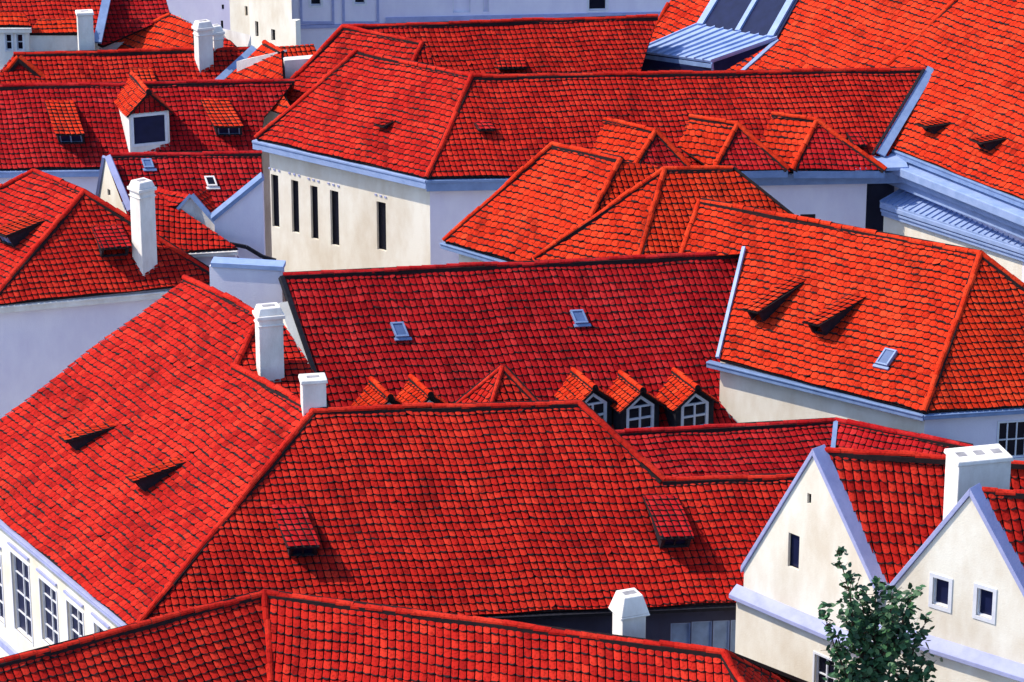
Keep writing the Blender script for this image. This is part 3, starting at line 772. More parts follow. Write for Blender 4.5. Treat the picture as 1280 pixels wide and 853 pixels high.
for tri, px in ((((820, 165), (793, 211), (861, 208), (755, 150), (739, 190)), 1), (((922, 156), (893, 214), (985, 212), (862, 147), (846, 184)), 2), (((1021, 151), (992, 213), (1106, 213), (965, 144), (948, 180)), 3)):
    ap, lp, rp, kp, bp = tri
    Kk = pF.on(*kp); Bb = pF.on(*bp); Ap = Pz(*ap, Kk.z - .05); ps = plane3(Kk, Ap, Bb)
    Lp = ps.on(*lp); zl = Lp.z; Rp = Pz(*rp, zl); print('dormer8', zl, Ap.z, pF.n.dot(Lp - pF.p), pF.n.dot(Rp - pF.p))
    L2 = Kk + (Lp - Ap); L2 = pF.on(*bp)
    R2 = Rp + (Kk - Ap); pf = pF.n; k_ = pF.n.dot(R2 - pF.p); R2 = R2 + pF.n * (-k_)
    db = MB(); db.face([Lp - Z * .03, Rp - Z * .03, Rp - Z * .3, Lp - Z * .3])
    d = db.build('dormer', ZINC, h)
    rb = MB(); tiles(rb, [Ap, Kk, L2, Lp], None, tw=.24, th=.27, gap=.05, stag=.5, thick=.08, sag=.01, seed=px)
    tiles(rb, [Ap, Rp, R2, Kk], None, thick=.08, sag=.01, seed=px + 1); rb.build('dormer_roof', [T_OR, DECK], d)
    tb = MB(); tiles(tb, [Lp + (Ap - Lp) * .02, Rp, Ap], None, tw=.2, th=.22, thick=.04, sag=.01, seed=px + 5, gap=.13); tb.build('gable_tiles', [T_CR, DECK], d)
    cb = MB(); caps(cb, [Lp, Ap, Rp], r=.10, seg=.34); caps(cb, [Ap, Kk], r=.09); cb.build('ridge_tiles', [T_OR, DECK], d)
vf = MB(); vf.bar(pF.on(1164, 88) + pF.n * .14, pF.on(1100, 196) + pF.n * .14, pF.n, .34, .07); vf.build('valley_flashing', ZINC, h)
vf = MB(); vf.bar(pF.on(1154, 90) + pF.n * .16, pF.on(1090, 196) + pF.n * .16, pF.n, .09, .14); vf.build('valley_edge', TAR_SHADE, h)
shed(h, pL, (479, 161), (488, 150), .34, .26, mat=T_RED); shed(h, pF, (607, 165), (602, 152), .5, .26, mat=T_CR)
shed(h, pF, (1073, 184), (1066, 165), .4, .22, mat=T_CR)

# ================================================================== 9 roof behind that one, orange hip on its left
zr = 14.5
A = Pz(430, 35, zr); B = Pz(822, 22, zr); pF = plane_line(A, B, 44)
H = Pz(529, 55, zr - .15); EL = Pz(334, 131, 11.9); pL = plane3(A, H, EL)
Hb = pL.on(514, 84); E1 = pL.on(470, 178)
h = thing('rear_house', 'rear red roof below the lilac palace with one flat vent and an orange hip', 'house', EL)
BE = pF.on(794, 110); AE = pF.on(545, 110)
q = plane3(H, Hb, H + Vector((1, .05, 0)))
roof(h, [([A, H, Hb, E1, EL], pL, {'gap': .05, 'th': .24, 'tw': .25, 'stag': .5}), ([A, B, BE, AE, H], pF, {'gap': .12}), ([H, Hb, q.on(556, 98)], q, {}),
         ([B, A, A + Vector((.2, 3, -3)), B + Vector((-1.2, 3, -3))], None, {})],
     [[A, B], [A, H], [H, Hb], [A, EL]], T_RED, seed=99)
fi = offset_poly([EL, E1, vz(BE, 11.9), vz(B + Vector((.5, 6, 0)), 11.9), vz(A + Vector((0, 3, 0)), 11.9)], .3)
wm = MB(); prism_walls(wm, fi, 11.75); wm.build('wall', WHITE, h)
gutter(h, [EL, E1], ZINC, .2, .2)
shed(h, pF, (640, 88), (637, 74), 1.0, .26, mat=T_RED)

# ================================================================== 10 the great bright roof in the upper right corner
ze = 12.6
E = Pz(1113, 184, ze); E2 = Pz(1400, 297, ze); pL = plane_line(E, E2, 42)
ud = (E2 - E).normalized()
P = lambda *a: pL.on(*a)
h = thing('great_roof_house', 'bright orange roofed house filling the upper right corner with a blue metal dormer', 'house', E2)
G = [P(1113, 184), P(1400, 297), P(1400, -60), P(860, -60), P(836, 6), P(812, 46), P(796, 96), P(905, 130)]
roof(h, [(G, pL, {})], [[P(1111, 82), P(1215, -18)], [P(836, 6), P(812, 46)]], T_OR, seed=101, gap=.05, th=.26, tw=.26, stag=.5)
E0 = P(796, 96); 
gx = MB(); gx.bar(P(814, 40) + pL.n * .1, P(797, 92) + pL.n * .1, pL.n, .2, .1); gx.build('verge_flashing', ZINC, h)
fi = [E - ud * 11, E2, E2 + Vector((8, 10, 0)), E - ud * 11 + Vector((8, 10, 0))]
fi = offset_poly(fi, .4)
wm = MB(); prism_walls(wm, fi, ze - .6); wm.build('wall', SHADE_LILAC, h)
gutter(h, [E + Vector((0, 0, .05)), E2 + Vector((0, 0, .05))], ZINC, .35, .25)
nb = Vector((pL.n.x, pL.n.y, 0)).normalized()
cm = MB()
for k, (o_, hh, w_) in enumerate(((.05, .32, .42), (-.06, .28, .30), (-.16, .3, .2))):
    a = vz(E, ze - .42 - k * .34) - ud * .3 + nb * (-.35)
    cm.box(a, (E2 - E) * 1, nb * (w_ + .35 + o_), -Z * hh)
cm.build('stone_cornice', PALEZ, h, bevel=.03)
jm = MB(); j0 = P(1104, 192); jm.box(Pz(1100, 213, 12.1) - Vector((.9, .2, 0)), Vector((1.9, .2, 0)), Vector((-.1, 1.8, .35)), Z * .12); jm.build('lead_apron', PALEZ, h)
shed(h, pL, (1163, 167), (1184, 151), .55, .52, mat=T_OR, tk={'tw': .2, 'th': .17}); shed(h, pL, (1231, 187), (1252, 170), .55, .52, mat=T_OR, tk={'tw': .2, 'th': .17})
# blue standing seam dormer and the glazing above it
d0 = P(797, 88); a_ = P(874, 33); b_ = P(973, 50)
fl, fr = Pz(797, 66, P(797, 88).z + .65), None
up = (fl - d0)
fr = fl + (b_ - a_); 
db = MB()
foot_r = P(892, 97)
fr = Pd(890, 79, foot_r.y - .02)
db.face([d0, foot_r, fr, fl]); db.face([foot_r, P(940, 75), b_, fr]); db.face([d0, fl, a_])
d = db.build('dormer', G_NAVY, h)
sb = MB(); nS = (fr - fl).cross(b_ - fr).normalized(); nS = nS if nS.z > 0 else -nS
sb.hexa([fl, fr, b_, a_], [p + nS * .1 for p in (fl, fr, b_, a_)])
for k in range(10):
    f = k / 9; sb.bar(fl.lerp(fr, f) + nS * .12, a_.lerp(b_, f) + nS * .12, nS, .06, .1)
sb.build('seamed_roof', PALEZ, d)
fb = MB(); fb.bar(fl - Z * .12, fr - Z * .12, Z, .1, .16); fb.bar(foot_r, fr, pL.U, .08, .08); fb.bar(b_ + pL.n * .03, P(928, 90) + pL.n * .03, pL.n, .2, .06); fb.build('dormer_frame', ZINC, d)
gb = MB(); bars = MB()
c4 = [P(874, 33), P(973, 50), P(1012, -20), P(915, -35)]
gb.hexa([p + pL.n * .05 for p in c4], [p + pL.n * .12 for p in c4])
for f in (0.04, .52, .93):
    bars.bar(c4[0].lerp(c4[1], f) + pL.n * .14, c4[3].lerp(c4[2], f) + pL.n * .14, pL.n, .34 if f != .52 else .24, .14)
bo = bars.build('roof_glazing', PALEZ, h); gb.build('pane', G_NAVY, bo)

# ================================================================== 11 cornice building below the great roof
ze = 10.7
E = Pz(1100, 255, ze); E2 = Pz(1400, 352, ze)
h = thing('cornice_house', 'cream walled annexe with a ribbed blue metal roof, squeezed below the bright corner roof', 'house', E)
d = E2 - E; dd = d.normalized(); nn = Vector((dd.y, -dd.x, 0)); nn = nn if nn.y < 0 else -nn
mm = MB(); bk_ = -nn * 1.5 + Z * .35
mm.hexa([E, E2, E2 + bk_, E + bk_], [p + Z * .08 for p in (E, E2, E2 + bk_, E + bk_)])
L = d.length; n = int(L / .28)
for k in range(n): 
    p = E + d * (k / n) + Z * .1; mm.bar(p, p + bk_, Z, .035, .06)
mm.build('seamed_roof', PALEZ, h)
cm = MB(); cm.box(E - Z * .16 + nn * .02, d, -nn * .3, Z * .17); cm.box(E - Z * .46 - nn * .08, d, -nn * .3, Z * .30); cm.box(E - Z * .3 - nn * .02, d, -nn * .2, Z * .1); cm.build('eaves_cornice', PALEZ, h, bevel=.02)
fi = [E - nn * .22, E2 - nn * .22, E2 - nn * 1.4, E - nn * 1.4]
wm = MB(); prism_walls(wm, fi, ze - .1); wm.build('wall', CREAM, h)

# ================================================================== 12 hipped house at the left with the tall white chimney
ze = 10.0
E0 = Pz(-12, 381, ze); E1 = Pz(330, 352, ze); pF = plane_line(E0, E1, 45)
T = pF.on(105, 241); hb = pF.on(-16, 382); hb = T + (hb - T) * ((ze - T.z) / (hb.z - T.z)); hr = pF.on(275, 348)
EL = Pz(-140, 330, ze); pL = plane3(T, hb, EL); t0 = pL.on(42, 215); t1 = pL.on(-60, 268)
h = thing('white_chimney_house', 'hipped red house at the left edge with a tall white chimney, plain lilac wall', 'house', hb)
d0 = (hr - T)
back = T + Vector((-1.5, 5.5, T.z * 0 - 2.6))
roof(h, [([T, hb, E1 * .0 + vz(hr, ze), hr], pF, {'gap': .13}), ([T, t0, t1, EL, hb], pL, {'gap': .05, 'th': .24, 'tw': .25, 'stag': .5}), ([t0, T, hr, hr + Vector((-.5, 3.5, -.3)), t0 + Vector((2, 3.5, -2.4))], None, {})],
     [[T, t0], [T, hb], [T, hr], [t0, t1]], T_RED, seed=121)
fi = offset_poly([EL, hb, vz(hr, ze), vz(hr + Vector((0, 5, 0)), ze), vz(t1 + Vector((1, 3, 0)), ze)], .3)
fi[2] = fi[2] + Vector((.2, 0, 0))
wm = MB(); prism_walls(wm, fi, ze - .08); wm.build('wall', SHADE_LILAC, h)
gutter(h, [hb, vz(hr, ze)], WHITE, .16, .24, 'eaves_cornice'); gutter(h, [EL, hb], WHITE, .16, .24, 'eaves_cornice')
shed(h, pF, (143, 321), (133, 282), .92, .66, mat=T_CR, over=.0)
shed(h, pL, (10, 306), (46, 273), .8, .6, (G_BLUE, PALEZ), T_OR)
cb = pF.on(184, 343)
chimney(h, cb + Vector((-.1, .35, 0)), .62, .62, 40, cb.z - .6, Pd(176, 226, cb.y + .3).z, WHITE, 'step')
# lead apron at the foot of the chimney is the sub-roof to its right: low wing
# ================================================================== 13 little gabled house behind it
zr = 13.0
A = Pz(137, 196, zr); B = Pz(327, 192, zr); pF = plane_line(A, B, 45)
h = thing('small_gable_house', 'small red roofed house with a narrow white gable behind the tall chimney', 'house', A)
ze = 10.6
v = lambda *a: pF.on(*a)
lb = v(157, 262); lbe = A + (lb - A) * ((ze - A.z) / (lb.z - A.z))
Bx = B; dn = Vector((pF.n.x, pF.n.y, 0)).normalized() * (zr - ze); dn.z = ze - zr
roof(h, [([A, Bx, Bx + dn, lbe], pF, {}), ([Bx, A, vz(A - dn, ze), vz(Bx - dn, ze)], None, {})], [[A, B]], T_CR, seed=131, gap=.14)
gw = [vz(lbe, 0), lbe - Z * .05, A - Z * .05, vz(A - dn, ze)]
gp = vplane(lbe, Pd(124, 245, A.y + .9))
gl = gp.on(124, 248)
# white gable: apex A, left foot gl
wm = MB(); gpoly = [vz(lbe, 0), vz(lbe, lbe.z), vz(A, zr - .06), vz(gl, gl.z - .3), vz(gl, 0)]
rl = v(158, 264) + Vector((-.04, -.05, 0)); ll = Pd(123, 248, A.y + .3); apx = vplane(ll, rl).on(131, 197)
wins(h, wm, [vz(ll, 5), vz(rl, 5), rl, apx, ll], [(134.5, 138, 237, 245, 1, 1, None, G_DARK, False, 0)], depth=.1)
prism_walls(wm, offset_poly([lbe, Bx + dn, vz(Bx - dn, ze), vz(A - dn, ze)], .3), ze - .1); wm.build('wall', CREAM, h)
vm = MB(); vm.bar(apx + Vector((.12, -.05, .05)), rl + Vector((.2, -.05, .05)), Vector((0, -1, .3)), .22, .2); vm.bar(apx + Vector((-.04, 0, .03)), ll + Vector((-.06, 0, .0)), Vector((0, -1, .3)), .1, .14); vm.build('verge_coping', STONE, h)
skylight(h, pF, (187, 212), .36, .36); skylight(h, pF, (266, 235), .36, .4, G_DARK, WHITE)
# ================================================================== 14 low wing with two small pale gables beside the tall chimney
h = thing('low_annexe', 'low red annexe right of the tall white chimney with a small pale gable', 'house', Pz(240, 300, 10))
a = Pz(196, 234, 12.1); b = Pz(238, 245, 12.1)
gl = Pd(222, 262, b.y - .1); gr = Pd(286, 302, b.y - .4)
bkv = a - b
wm = MB(); wm.face([vz(gl, 6), vz(gr, 6), gr, b, gl]); wm.build('wall', WHITE, h)
vm = MB(); vm.bar(b + Vector((.05, -.04, .05)), gr + Vector((.1, -.04, .05)), Vector((0, -1, .2)), .16, .16); vm.bar(b + Vector((0, -.04, .05)), gl + Vector((0, -.04, .03)), Vector((0, -1, .2)), .1, .12); vm.build('verge_coping', ZINC, h)
g2 = gl + bkv; fr_a = Pz(198, 250, 11.8); 
low = [Pz(195, 243, 12.0), Pz(222, 262, 11.7), Pz(296, 311, 10.7), Pz(196, 315, 10.5)]
pq = plane3(low[0], low[2], low[3])
roof(h, [([b, a, a + Vector((-.6, -.5, -.55)), gl], None, {'gap': .05, 'th': .25}), ([b, gr, gr + Vector((.6, 1.4, 0)), b + Vector((.6, 1.4, 0))], None, {}),
         ([pq.on(190, 238), pq.on(228, 262), pq.on(297, 310), pq.on(190, 316)], pq, {'gap': .14})], [], T_RED, seed=141)
pe = [pq.on(190, 316), pq.on(297, 310)]
gutter(h, pe, WHITE, .1, .16, 'eaves_cornice')
wm = MB(); prism_walls(wm, [pe[0] + Vector((0, .2, 0)), pe[1] + Vector((-.1, .2, 0)), pe[1] + Vector((0, 2.5, 0)), pe[0] + Vector((0, 2.5, 0))], pe[0].z - .1); wm.build('rear_wall', SHADE_LILAC, h)
c0 = Pz(228, 320, 10.2); c1 = Pz(296, 318, 10.2)
lp = plane_line(c0, c1, 40)
rb = MB(); tiles(rb, [c0, c1, lp.on(309, 342), lp.on(240, 345)], lp, gap=.14); rb.build('porch_roof', [T_CR, DECK], h)
# lilac blank gable to its right, leaning against the long house
h = thing('blank_gable_house', 'pale blank gable wall with a blue verge, left of the cream slit window wall', 'house', Pd(300, 300, 107.2))
y = 107.4
g0 = Pd(268, 276, y); g1 = Pd(328, 224, y + .2); g2 = Pd(328, 345, y + .2); g3 = Pd(268, 345, y)
wm = MB(); wm.hexa([vz(g0, 2), vz(g1, 2), g1, g0], [p + Vector((.0, .5, 0)) for p in (vz(g0, 2), vz(g1, 2), g1, g0)]); wm.build('wall', SHADE_LILAC, h)
vm = MB(); vm.bar(g0 + Vector((-.1, .2, .05)), g1 + Vector((0, .2, .05)), Z, .62, .14); vm.build('verge_coping', ZINC, h)
pm = MB(); p_ = [Pd(287, 305, y - .25), Pd(308, 309, y - .25), Pd(328, 321, y - .25), Pd(345, 326, y - .25)]
for a, b in zip(p_[:-1], p_[1:]): pm.bar(a, b, Z, .1, .12)
pm.build('drainpipe', TAR_SHADE, h)

# ================================================================== 15 long terrace at the left with three dormers
ze = 10.4
E0 = Pz(-90, 212, ze); E1 = Pz(345, 207, ze); pF = plane_line(E0, E1, 44)
T0 = pF.on(-90, 111); T1 = pF.on(368, 102); Tm = pF.on(330, 146); E1 = E0 + (E1 - E0) * ((322 + 90) / 435)
h = thing('terrace_house', 'crimson terrace roof at upper left, square glazed dormer between two lean-to dormers', 'house', Pz(0, 212, ze))
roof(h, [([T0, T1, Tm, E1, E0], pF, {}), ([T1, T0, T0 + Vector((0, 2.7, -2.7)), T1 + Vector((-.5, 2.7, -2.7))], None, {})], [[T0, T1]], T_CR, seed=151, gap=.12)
fi = offset_poly([E0, E1, E1 + Vector((0, 5.4, 0)), E0 + Vector((0, 5.4, 0))], .35)
wm = MB(); prism_walls(wm, fi, ze - .1); wm.build('wall', SHADE_LILAC, h)
gutter(h, [E0, E1], PALEZ, .2, .26, 'eaves_cornice')
shed(h, pF, (90, 180), (73, 126), .98, .84, (G_NAVY, ZINC), T_OR)
shed(h, pF, (287, 170), (268, 124), .98, .8, (G_NAVY, ZINC), T_OR)
gabled_dormer(h, pF, (187, 186), 20, 1.55, 1.42, .75, FRAME, G_NAVY, WHITE, WHITE, T_OR, over=.12, arch=False, wfrac=.9, tilefront=True)

# ================================================================== 16 roof behind the terrace
zr = 13.0
A = Pz(18, 69, zr); B = Pz(318, 62, zr); pF = plane_line(A, B, 42)
h = thing('hidden_house', 'red roof directly behind the terrace with a white double chimney and small tiled gable', 'house', A)
b0 = pF.on(264, 112); a0 = pF.on(-20, 112)
roof(h, [([A, B, b0, a0], pF, {}), ([B, A, A + Vector((0, 3, -3)), B + Vector((0, 3, -3))], None, {})], [[A, B]], T_RED, seed=161, gap=.12)
ga = Pz(24, 72, zr - .05) + Vector((0, -.6, 0)); 
ga = Pd(24, 73, A.y - .4); gl = Pd(-8, 112, ga.y - .3); gr = Pd(70, 110, ga.y - .3)
db = MB(); db.face([gl, gr, ga]); d = db.build('dormer', TAR_SHADE, h)
rb = MB(); tiles(rb, [gl, gr, ga], None, tw=.2, th=.2, sag=0, thick=.04, gap=.13); rb.build('gable_tiles', [T_CR, DECK], d)
cb = MB(); caps(cb, [gl, ga, gr], r=.12); cb.build('ridge_tiles', [T_OR, DECK], d)
shed(h, pF, (184, 112), (176, 86), .8, .4, mat=T_OR)
wm = MB(); e_ = [a0, b0, b0 + Vector((1, 6, 0)), a0 + Vector((0, 6, 0))]; prism_walls(wm, offset_poly(e_, .3), a0.z - .1); wm.build('wall', WHITE, h)
vm = MB(); vm.bar(pF.on(318, 62) + pF.n * .12, pF.on(268, 108) + pF.n * .12, pF.n, .28, .1); vm.build('valley_flashing', ZINC, h)
cb = pF.on(255, 82)
c = chimney(h, cb + Vector((0, .1, 0)), .62, .5, 28, cb.z - .6, Pd(250, 27, cb.y).z, WHITE, 'step')
chimney(h, cb + Vector((.45, .75, 0)), .4, .5, 28, cb.z - .6, Pd(266, 32, cb.y + .7).z, WHITE, 'step')
# orange stub roof with white parapet strips to its right
h = thing('stub_house', 'little orange roof with white sloping parapets beside the blue valley strip', 'house', Pz(330, 80, 12))
ze = 12.0
E = Pz(268, 110, ze); E2 = Pz(372, 150, ze); pL = plane_line(E, E2, 42)
A = pL.on(331, 53); B = pL.on(352, 66)
q = plane_line(Pz(341, 58, B.z), Pz(392, 56, B.z), 42)
roof(h, [([E, A, B, pL.on(356, 120), E2], pL, {'gap': .05, 'th': .3, 'stag': .5}), ([q.on(341, 58), q.on(392, 56), q.on(402, 75), q.on(346, 75)], q, {})], [[A, B]], T_OR, seed=171)
pm = MB()
s0, s1 = pL.on(350, 67), pL.on(296, 90)
pm.hexa([s0, s1, s1 + Vector((.25, .3, 0)), s0 + Vector((.25, .3, 0))], [p + Z * f for p, f in ((s0, .08), (s1, .42), (s1 + Vector((.25, .3, 0)), .42), (s0 + Vector((.25, .3, 0)), .08))])
b_ = Pd(356, 102, E.y - 1.2)
pm.box(vz(b_, 10), Vector((1.6, .5, 0)), Vector((-.1, .5, 0)), Z * (Pd(356, 76, b_.y).z - 10))
pm.build('parapet', WHITE, h)
wm = MB(); prism_walls(wm, offset_poly([E, E2, E2 + Vector((2, 2.5, 0)), E + Vector((2, 3, 0))], .3), ze - .1); wm.build('wall', WHITE, h)

# ================================================================== 17 far left back: white house with strips of orange roof
y = 126.0
h = thing('strip_roof_house', 'white house at the upper left edge, two dark windows under orange tile strips', 'house', Pd(40, 50, y))
wl = [vz(Pd(-60, 90, y), 0), vz(Pd(38, 90, y), 0), Pd(38, 32, y), Pd(-60, 32, y)]
wl = quadwall(Pd(-60, 90, y), Pd(38, 90, y), 0, Pd(38, 33, y).z)
wm = MB(); wins(h, wm, wl, [(7, 15, 43, 63, 1, 2, FRAME, G_DARK, False, .05), (21, 29, 43, 63, 1, 2, FRAME, G_DARK, False, .05)])
w2 = quadwall(Pd(38, 90, y + .4), Pd(120, 90, y + .4), 0, Pd(38, 41, y + .4).z); wm.face(w2)
wm.face(quadwall(Pd(38, 90, y), Pd(38, 90, y) + Vector((0, .4, 0)), 0, wl[2].z))
wm.build('wall', WHITE, h)
p1 = Pd(-60, 32, y - .15); p2 = Pd(39, 32, y - .15); pr = plane_line(p1, p2, 40)
p3 = Pd(36, 42, y + .25); p4 = Pd(104, 42, y + .25); pr2 = plane_line(p3, p4, 40)
roof(h, [([p1, p2, pr.on(31, 16), pr.on(-60, 15)], pr, {}), ([p3, p4, pr2.on(108, 24), pr2.on(48, 24)], pr2, {})], [], T_OR, seed=181, gap=.05)
gutter(h, [p1, p2], WHITE, .1, .2, 'eaves_cornice')
c = Pd(108, 66, y - .4); chimney(h, c, .62, .5, 12, c.z - 2, Pd(108, 14, c.y).z, WHITE, 'flat')
# ================================================================== 18 far roofs behind it
zr = 15.2
A = Pz(-60, -40, zr); B = Pz(135, -42, zr); pF = plane_line(A, B, 42)
h = thing('far_roof_house', 'dark red roof in the far upper left corner behind the white chimney pillar', 'house', A)
def far_roof(h, pl, px, mat, capl=(), seed=1, gap=.1, zw=None, **k):
    pts = [pl.on(*p) for p in px]
    roof(h, [(pts, pl, k)], [[pl.on(*p) for p in c] for c in capl], mat, seed=seed, gap=gap)
    lo = sorted(pts, key=lambda p: p.z)[:2]; zz = lo[0].z
    l, r = sorted(pts, key=lambda p: p.x)[0], sorted(pts, key=lambda p: p.x)[-1]
    f = [vz(l, zz), vz(r, zz), vz(r, zz) + Vector((0, 3.5, 0)), vz(l, zz) + Vector((0, 3.5, 0))]
    m = MB(); prism_walls(m, [p + Vector((0, .6, 0)) for p in f], zz - .1); m.build('wall', WHITE, h)
far_roof(h, pF, [(-60, -40), (133, -42), (131, 5), (119, 50), (-60, 60)], T_RED, (), 191)
vm = MB(); vm.bar(pF.on(136, -10) + pF.n * .15, pF.on(122, 56) + pF.n * .15, pF.n, .34, .12); vm.build('valley_flashing', ZINC, h)
h = thing('far_roof_house', 'dark red roof right of the blue valley strip in the far upper left', 'house', Pz(180, 10, 15))
pF = plane_line(Pz(135, -12, 14.2), Pz(206, -14, 14.2), 42)
far_roof(h, pF, [(136, -12), (203, -14), (214, 20), (128, 58), (122, 55)], T_CR, (), 192)
h = thing('far_orange_house', 'orange tiled roof sloping down behind the white double chimney, far upper left', 'house', Pz(180, 40, 14))
E = Pz(60, 48, 11.7); E2 = Pz(200, 92, 11.7); pL = plane_line(E, E2, 40)
far_roof(h, pL, [(116, 66), (213, 18), (240, 30), (242, 75), (150, 80)], T_OR, [[(122, 60), (213, 19)]], 193, .05, th=.3, stag=.5)
pq = plane_line(Pz(236, 34, 12.2), Pz(290, 40, 12.2), 42)
h2 = thing('far_roof_house', 'small red roof end right of the white double chimney, below the cream towers', 'house', Pz(285, 50, 13))
far_roof(h2, pq, [(262, 40), (288, 50), (304, 66), (262, 70)], T_RED, (), 194)
pq = plane_line(Pz(205, -8, 14.0), Pz(240, -2, 14.0), 60)

# ================================================================== 19 the palace far behind and the cream towers
y = 150
h = thing('palace', 'long pale lilac palace front along the top edge with small dark windows', 'building', Pd(600, 40, y))
wm = MB()
pl_ = quadwall(Pd(352, 80, y), Pd(960, 80, y + 2), 0, 24)
DW = (1, 1, FRAME, G_DARK, False, .1)
wins(h, wm, pl_, [(388, 401, -14, 7, *DW), (443, 456, -14, 5, *DW), (736, 758, -10, 13, *DW), (566, 588, -10, 16, 1, 1, FRAME, SHADE_LILAC, False, 0), (604, 611, -10, 15, 1, 1, FRAME, SHADE_LILAC, False, 0)], depth=.2)
wm.face(quadwall(pl_[0], pl_[0] + Vector((0, 9, 0)), 0, 24)); wm.build('wall', SHADE_LILAC, h)
pw = vplane(pl_[0], pl_[1]); pm = MB()
P_ = lambda x, yy: pw.on(x, yy)
for x0, x1 in ((375, 418), (428, 474)):
    a, b = P_(x0, 27), P_(x1, 27); t = P_(x0, -40).z
    for q0, q1 in ((a, a + pw.U * .12), (b - pw.U * .12, b)): pm.box(vz(q0, a.z) - pw.n * .02, q1 - q0, Z * (t - a.z), pw.n * .08)
    pm.box(vz(a, a.z - .12) - pw.n * .02, b - a, Z * .12, pw.n * .08)
a = P_(352, 36); b = P_(482, 33); pm.box(vz(a, a.z) - pw.n * .02, pw.U * (b - a).dot(pw.U), Z * .16, pw.n * .14)
a = P_(482, 22); b = P_(960, 18); pm.box(vz(a, a.z - .3) - pw.n * .02, pw.U * (b - a).dot(pw.U), Z * .3, pw.n * .12)
pm.build('string_course', STONE, h)
rm = MB(); a_, b_ = vz(pl_[0], 24), vz(pl_[1], 24); rp = plane_line(a_ + Z * 0, b_, 40)
tiles(rm, [a_ - Vector((0, .4, .3)), b_ - Vector((0, .4, .3)), b_ + Vector((0, 4, 3.4)), a_ + Vector((0, 4, 3.4))], None, tw=.5, th=.5); rm.build('roof', [T_RED, DECK], h)
y = 145
h = thing('cream_tower', 'cream tower block with tiny slit windows on the top edge, left of the lilac palace', 'building', Pd(325, 40, y))
a = Pd(313, 70, y + 1.5); b = Pd(366, 70, y - .6); c_ = Pd(290, 70, y + 2.0)
wm = MB(); SLT = (1, 1, None, G_DARK, False, 0)
wins(h, wm, quadwall(a, b, 0, 26), [(319, 323, 27, 46, *SLT), (339, 344, 37, 51, *SLT)])
wm.face(quadwall(b, b + Vector((-.45, 5, 0)), 0, 26)); wm.face(quadwall(a, a + Vector((2, 5, 0)), 0, 26)); wm.build('wall', CREAM, h)
pm = MB(); p_ = Pd(364, 30, y - .75); pm.box(vz(p_, 5), Vector((.22, -.22, 0)), Vector((.2, .3, 0)), Z * (Pd(364, 20, y).z - 5)); pm.build('buttress', CREAM, h)
h = thing('narrow_tower', 'narrow cream tower with one slit window and a scrap of red eaves', 'building', Pd(300, 40, y + 2))
a = Pd(289, 70, y + 4.6); b = Pd(313, 70, y + 4)
wm = MB(); wins(h, wm, quadwall(a, b, 0, Pd(300, 2, y).z), [(306, 309.5, 8, 20, *SLT)])
wm.face(quadwall(a, a + Vector((0, 5, 0)), 0, Pd(300, 2, y).z)); wm.build('wall', CREAM, h)
rb = MB(); t_ = Pd(300, 2, y).z; tiles(rb, [vz(a, t_) + Vector((0, -.3, 0)), vz(b, t_) + Vector((0, -.3, 0)), vz(b, t_ + 2) + Vector((0, 2, 0)), vz(a, t_ + 2) + Vector((0, 2, 0))], None); rb.build('roof', [T_OR, DECK], h)
y = 158
h = thing('pale_gable_house', 'pale grey lilac wall behind the far roofs, left of the cream towers', 'building', Pd(250, 40, y))
wm = MB(); a, b = Pd(205, 80, y), Pd(292, 80, y)
wins(h, wm, quadwall(a, b, 0, 13), [(276, 279, 26, 36, *SLT), (277, 280, 6, 12, *SLT)])
wm.face(quadwall(a, a + Vector((0, 5, 0)), 0, 13)); wm.build('wall', SHADE_LILAC, h)
rb = MB(); tiles(rb, [vz(a, 13) + Vector((-.3, -.3, 0)), vz(b, 13) + Vector((.3, -.3, 0)), vz(b, 16) + Vector((0, 3, 0)), vz(a, 16) + Vector((0, 3, 0))], None, tw=.5, th=.5); rb.build('roof', [T_RED, DECK], h)

# ================================================================== tree at the lower right
rnd = random.Random(5)
tb = Pd(1090, 850, 71.6); base = vz(tb, 0)
h = thing('leafy_tree', 'dark green leafy tree rising between the two white gable houses', 'tree', base)
LEAF = []
def leafmat(name, c):
    m, n, l, b = newmat(name)
    at = n.new('ShaderNodeAttribute'); at.attribute_name = 'tile'; sep = n.new('ShaderNodeSeparateColor'); l.new(at.outputs['Color'], sep.inputs[0])
    cr = n.new('ShaderNodeValToRGB'); cr.color_ramp.elements[0].color = (c[0] * .3, c[1] * .35, c[2] * .4, 1); cr.color_ramp.elements[1].color = (*[x * 1.6 for x in c], 1)
    l.new(sep.outputs[0], cr.inputs[0]); l.new(cr.outputs[0], b.inputs['Base Color']); b.inputs['Roughness'].default_value = .5
    b.inputs['Specular IOR Level'].default_value = .3
    return m
LM = leafmat('dark_green_leaf', (.038, .105, .045)); BARK = noisy('brown_bark', (.07, .04, .028), (.04, .025, .02), 5, .9, .4)
tm = MB(); tips = []
def stick(p, q, r0, r1, n=6):
    """bent tapering stick; returns its points"""
    pts = []; ax = (q - p); d = ax.normalized(); a1 = d.cross(Vector((.3, .9, .1))).normalized(); a2 = d.cross(a1)
    b1, b2 = rnd.uniform(-.06, .06), rnd.uniform(-.06, .06); prev = None
    for k in range(n + 1):
        f = k / n; c = p + ax * f + (a1 * b1 + a2 * b2) * math.sin(f * math.pi) * ax.length + a1 * rnd.uniform(-.01, .01)
        rad = r0 + (r1 - r0) * f; cur = [c + (a1 * math.cos(t * math.pi / 3) + a2 * math.sin(t * math.pi / 3)) * rad for t in range(6)]
        if prev:
            for jj in range(6): tm.face([prev[jj], prev[(jj + 1) % 6], cur[(jj + 1) % 6], cur[jj]])
        prev = cur; pts.append(c)
    return pts
D = tb.y
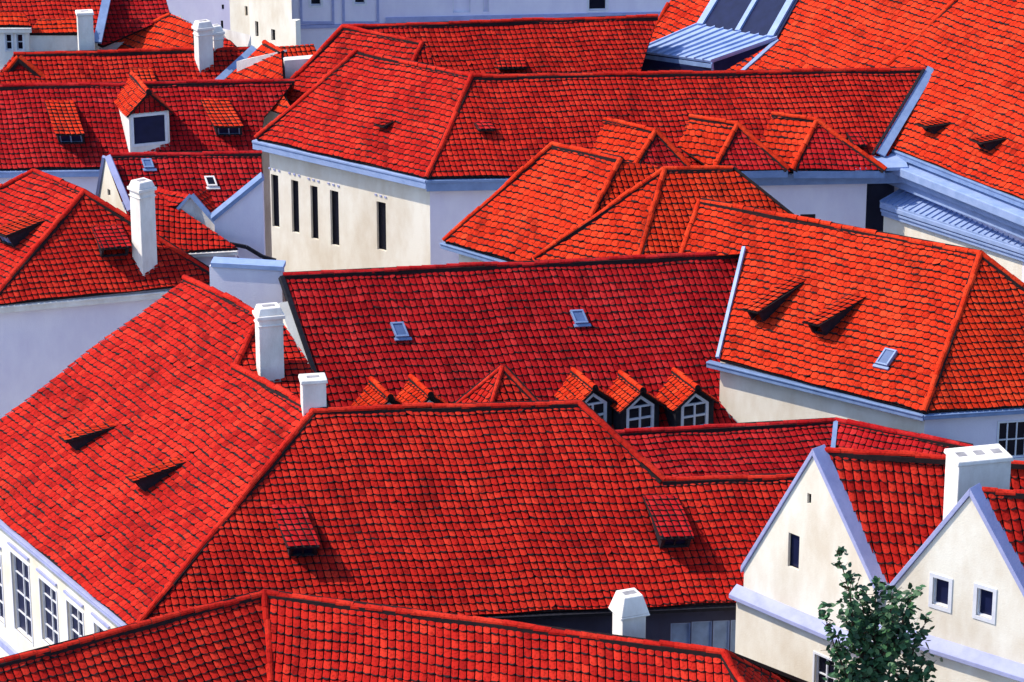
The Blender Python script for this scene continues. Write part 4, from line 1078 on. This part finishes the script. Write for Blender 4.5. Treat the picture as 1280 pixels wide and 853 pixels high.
fork = Pd(1092, 905, D); stick(base, fork, .2, .12, 8)
LEAD = [((1092, 905), (1094, 800), (1096, 732), 0), ((1092, 880), (1066, 790), (1046, 693), -.1), ((1094, 860), (1124, 800), (1142, 742), .1),
        ((1090, 900), (1062, 850), (1030, 768), -.3), ((1094, 900), (1136, 850), (1158, 776), .25), ((1090, 930), (1066, 880), (1062, 830), .2), ((1094, 930), (1140, 890), (1160, 832), -.2),
        ((1092, 860), (1080, 800), (1074, 745), .35), ((1093, 870), (1108, 810), (1116, 742), -.35)]
for a, b, c, dy in LEAD:
    A_, B_2, C_ = Pd(*a, D), Pd(*b, D + dy * .6), Pd(*c, D + dy * 1.4)
    p1_ = stick(A_, B_2, .055, .035); p2_ = stick(B_2, C_, .035, .008)
    allp = p1_[2:] + p2_
    for k, q in enumerate(allp):
        f = k / len(allp)
        for _ in range(5 if f < .75 else 3):
            al = rnd.uniform(0, 6.28); dd_ = Vector((math.cos(al), math.sin(al) * .8, rnd.uniform(-.15, .95))).normalized()
            e_ = q + dd_ * rnd.uniform(.22, .62) * (1.15 - .75 * f)
            tw_ = stick(q, e_, .010, .004, 3); tips += [(x, dd_) for x in tw_[1:]]
        tips.append((q, Vector((0, 0, 1))))
tm.build('trunk', BARK, h)
lm = MB()
def leaf(p, s):
    d = Vector((rnd.gauss(0, 1), rnd.gauss(0, 1), rnd.gauss(-.1, .7))).normalized(); n = Vector((rnd.gauss(-.2, .6), rnd.gauss(-.5, .6), rnd.gauss(.7, .5)))
    sd_ = d.cross(n).normalized(); nn = sd_.cross(d).normalized(); wd = s * rnd.uniform(.24, .33)
    c = (min(1, max(0, rnd.gauss(.42, .28))), 0, 0)
    mid = p + d * s * .5 - nn * s * .06
    a = [p, p + d * s * .3 + sd_ * wd, p + d * s * .68 + sd_ * wd * .8, p + d * s]; b = [p, p + d * s, p + d * s * .68 - sd_ * wd * .8, p + d * s * .3 - sd_ * wd]
    lm.face(a, 0, c); lm.face([x + nn * s * .04 if i in (2, 3) else x for i, x in enumerate(b)], 0, c)
cnt = 0
for (q, d) in tips:
    for _ in range(rnd.choice((0, 1, 1, 2, 2, 3))):
        leaf(q + Vector((rnd.gauss(0, .06), rnd.gauss(0, .06), rnd.gauss(0, .06))), rnd.uniform(.15, .27)); cnt += 1
print('leaves', cnt, 'tips', len(tips))
lm.build('crown', LM, h)
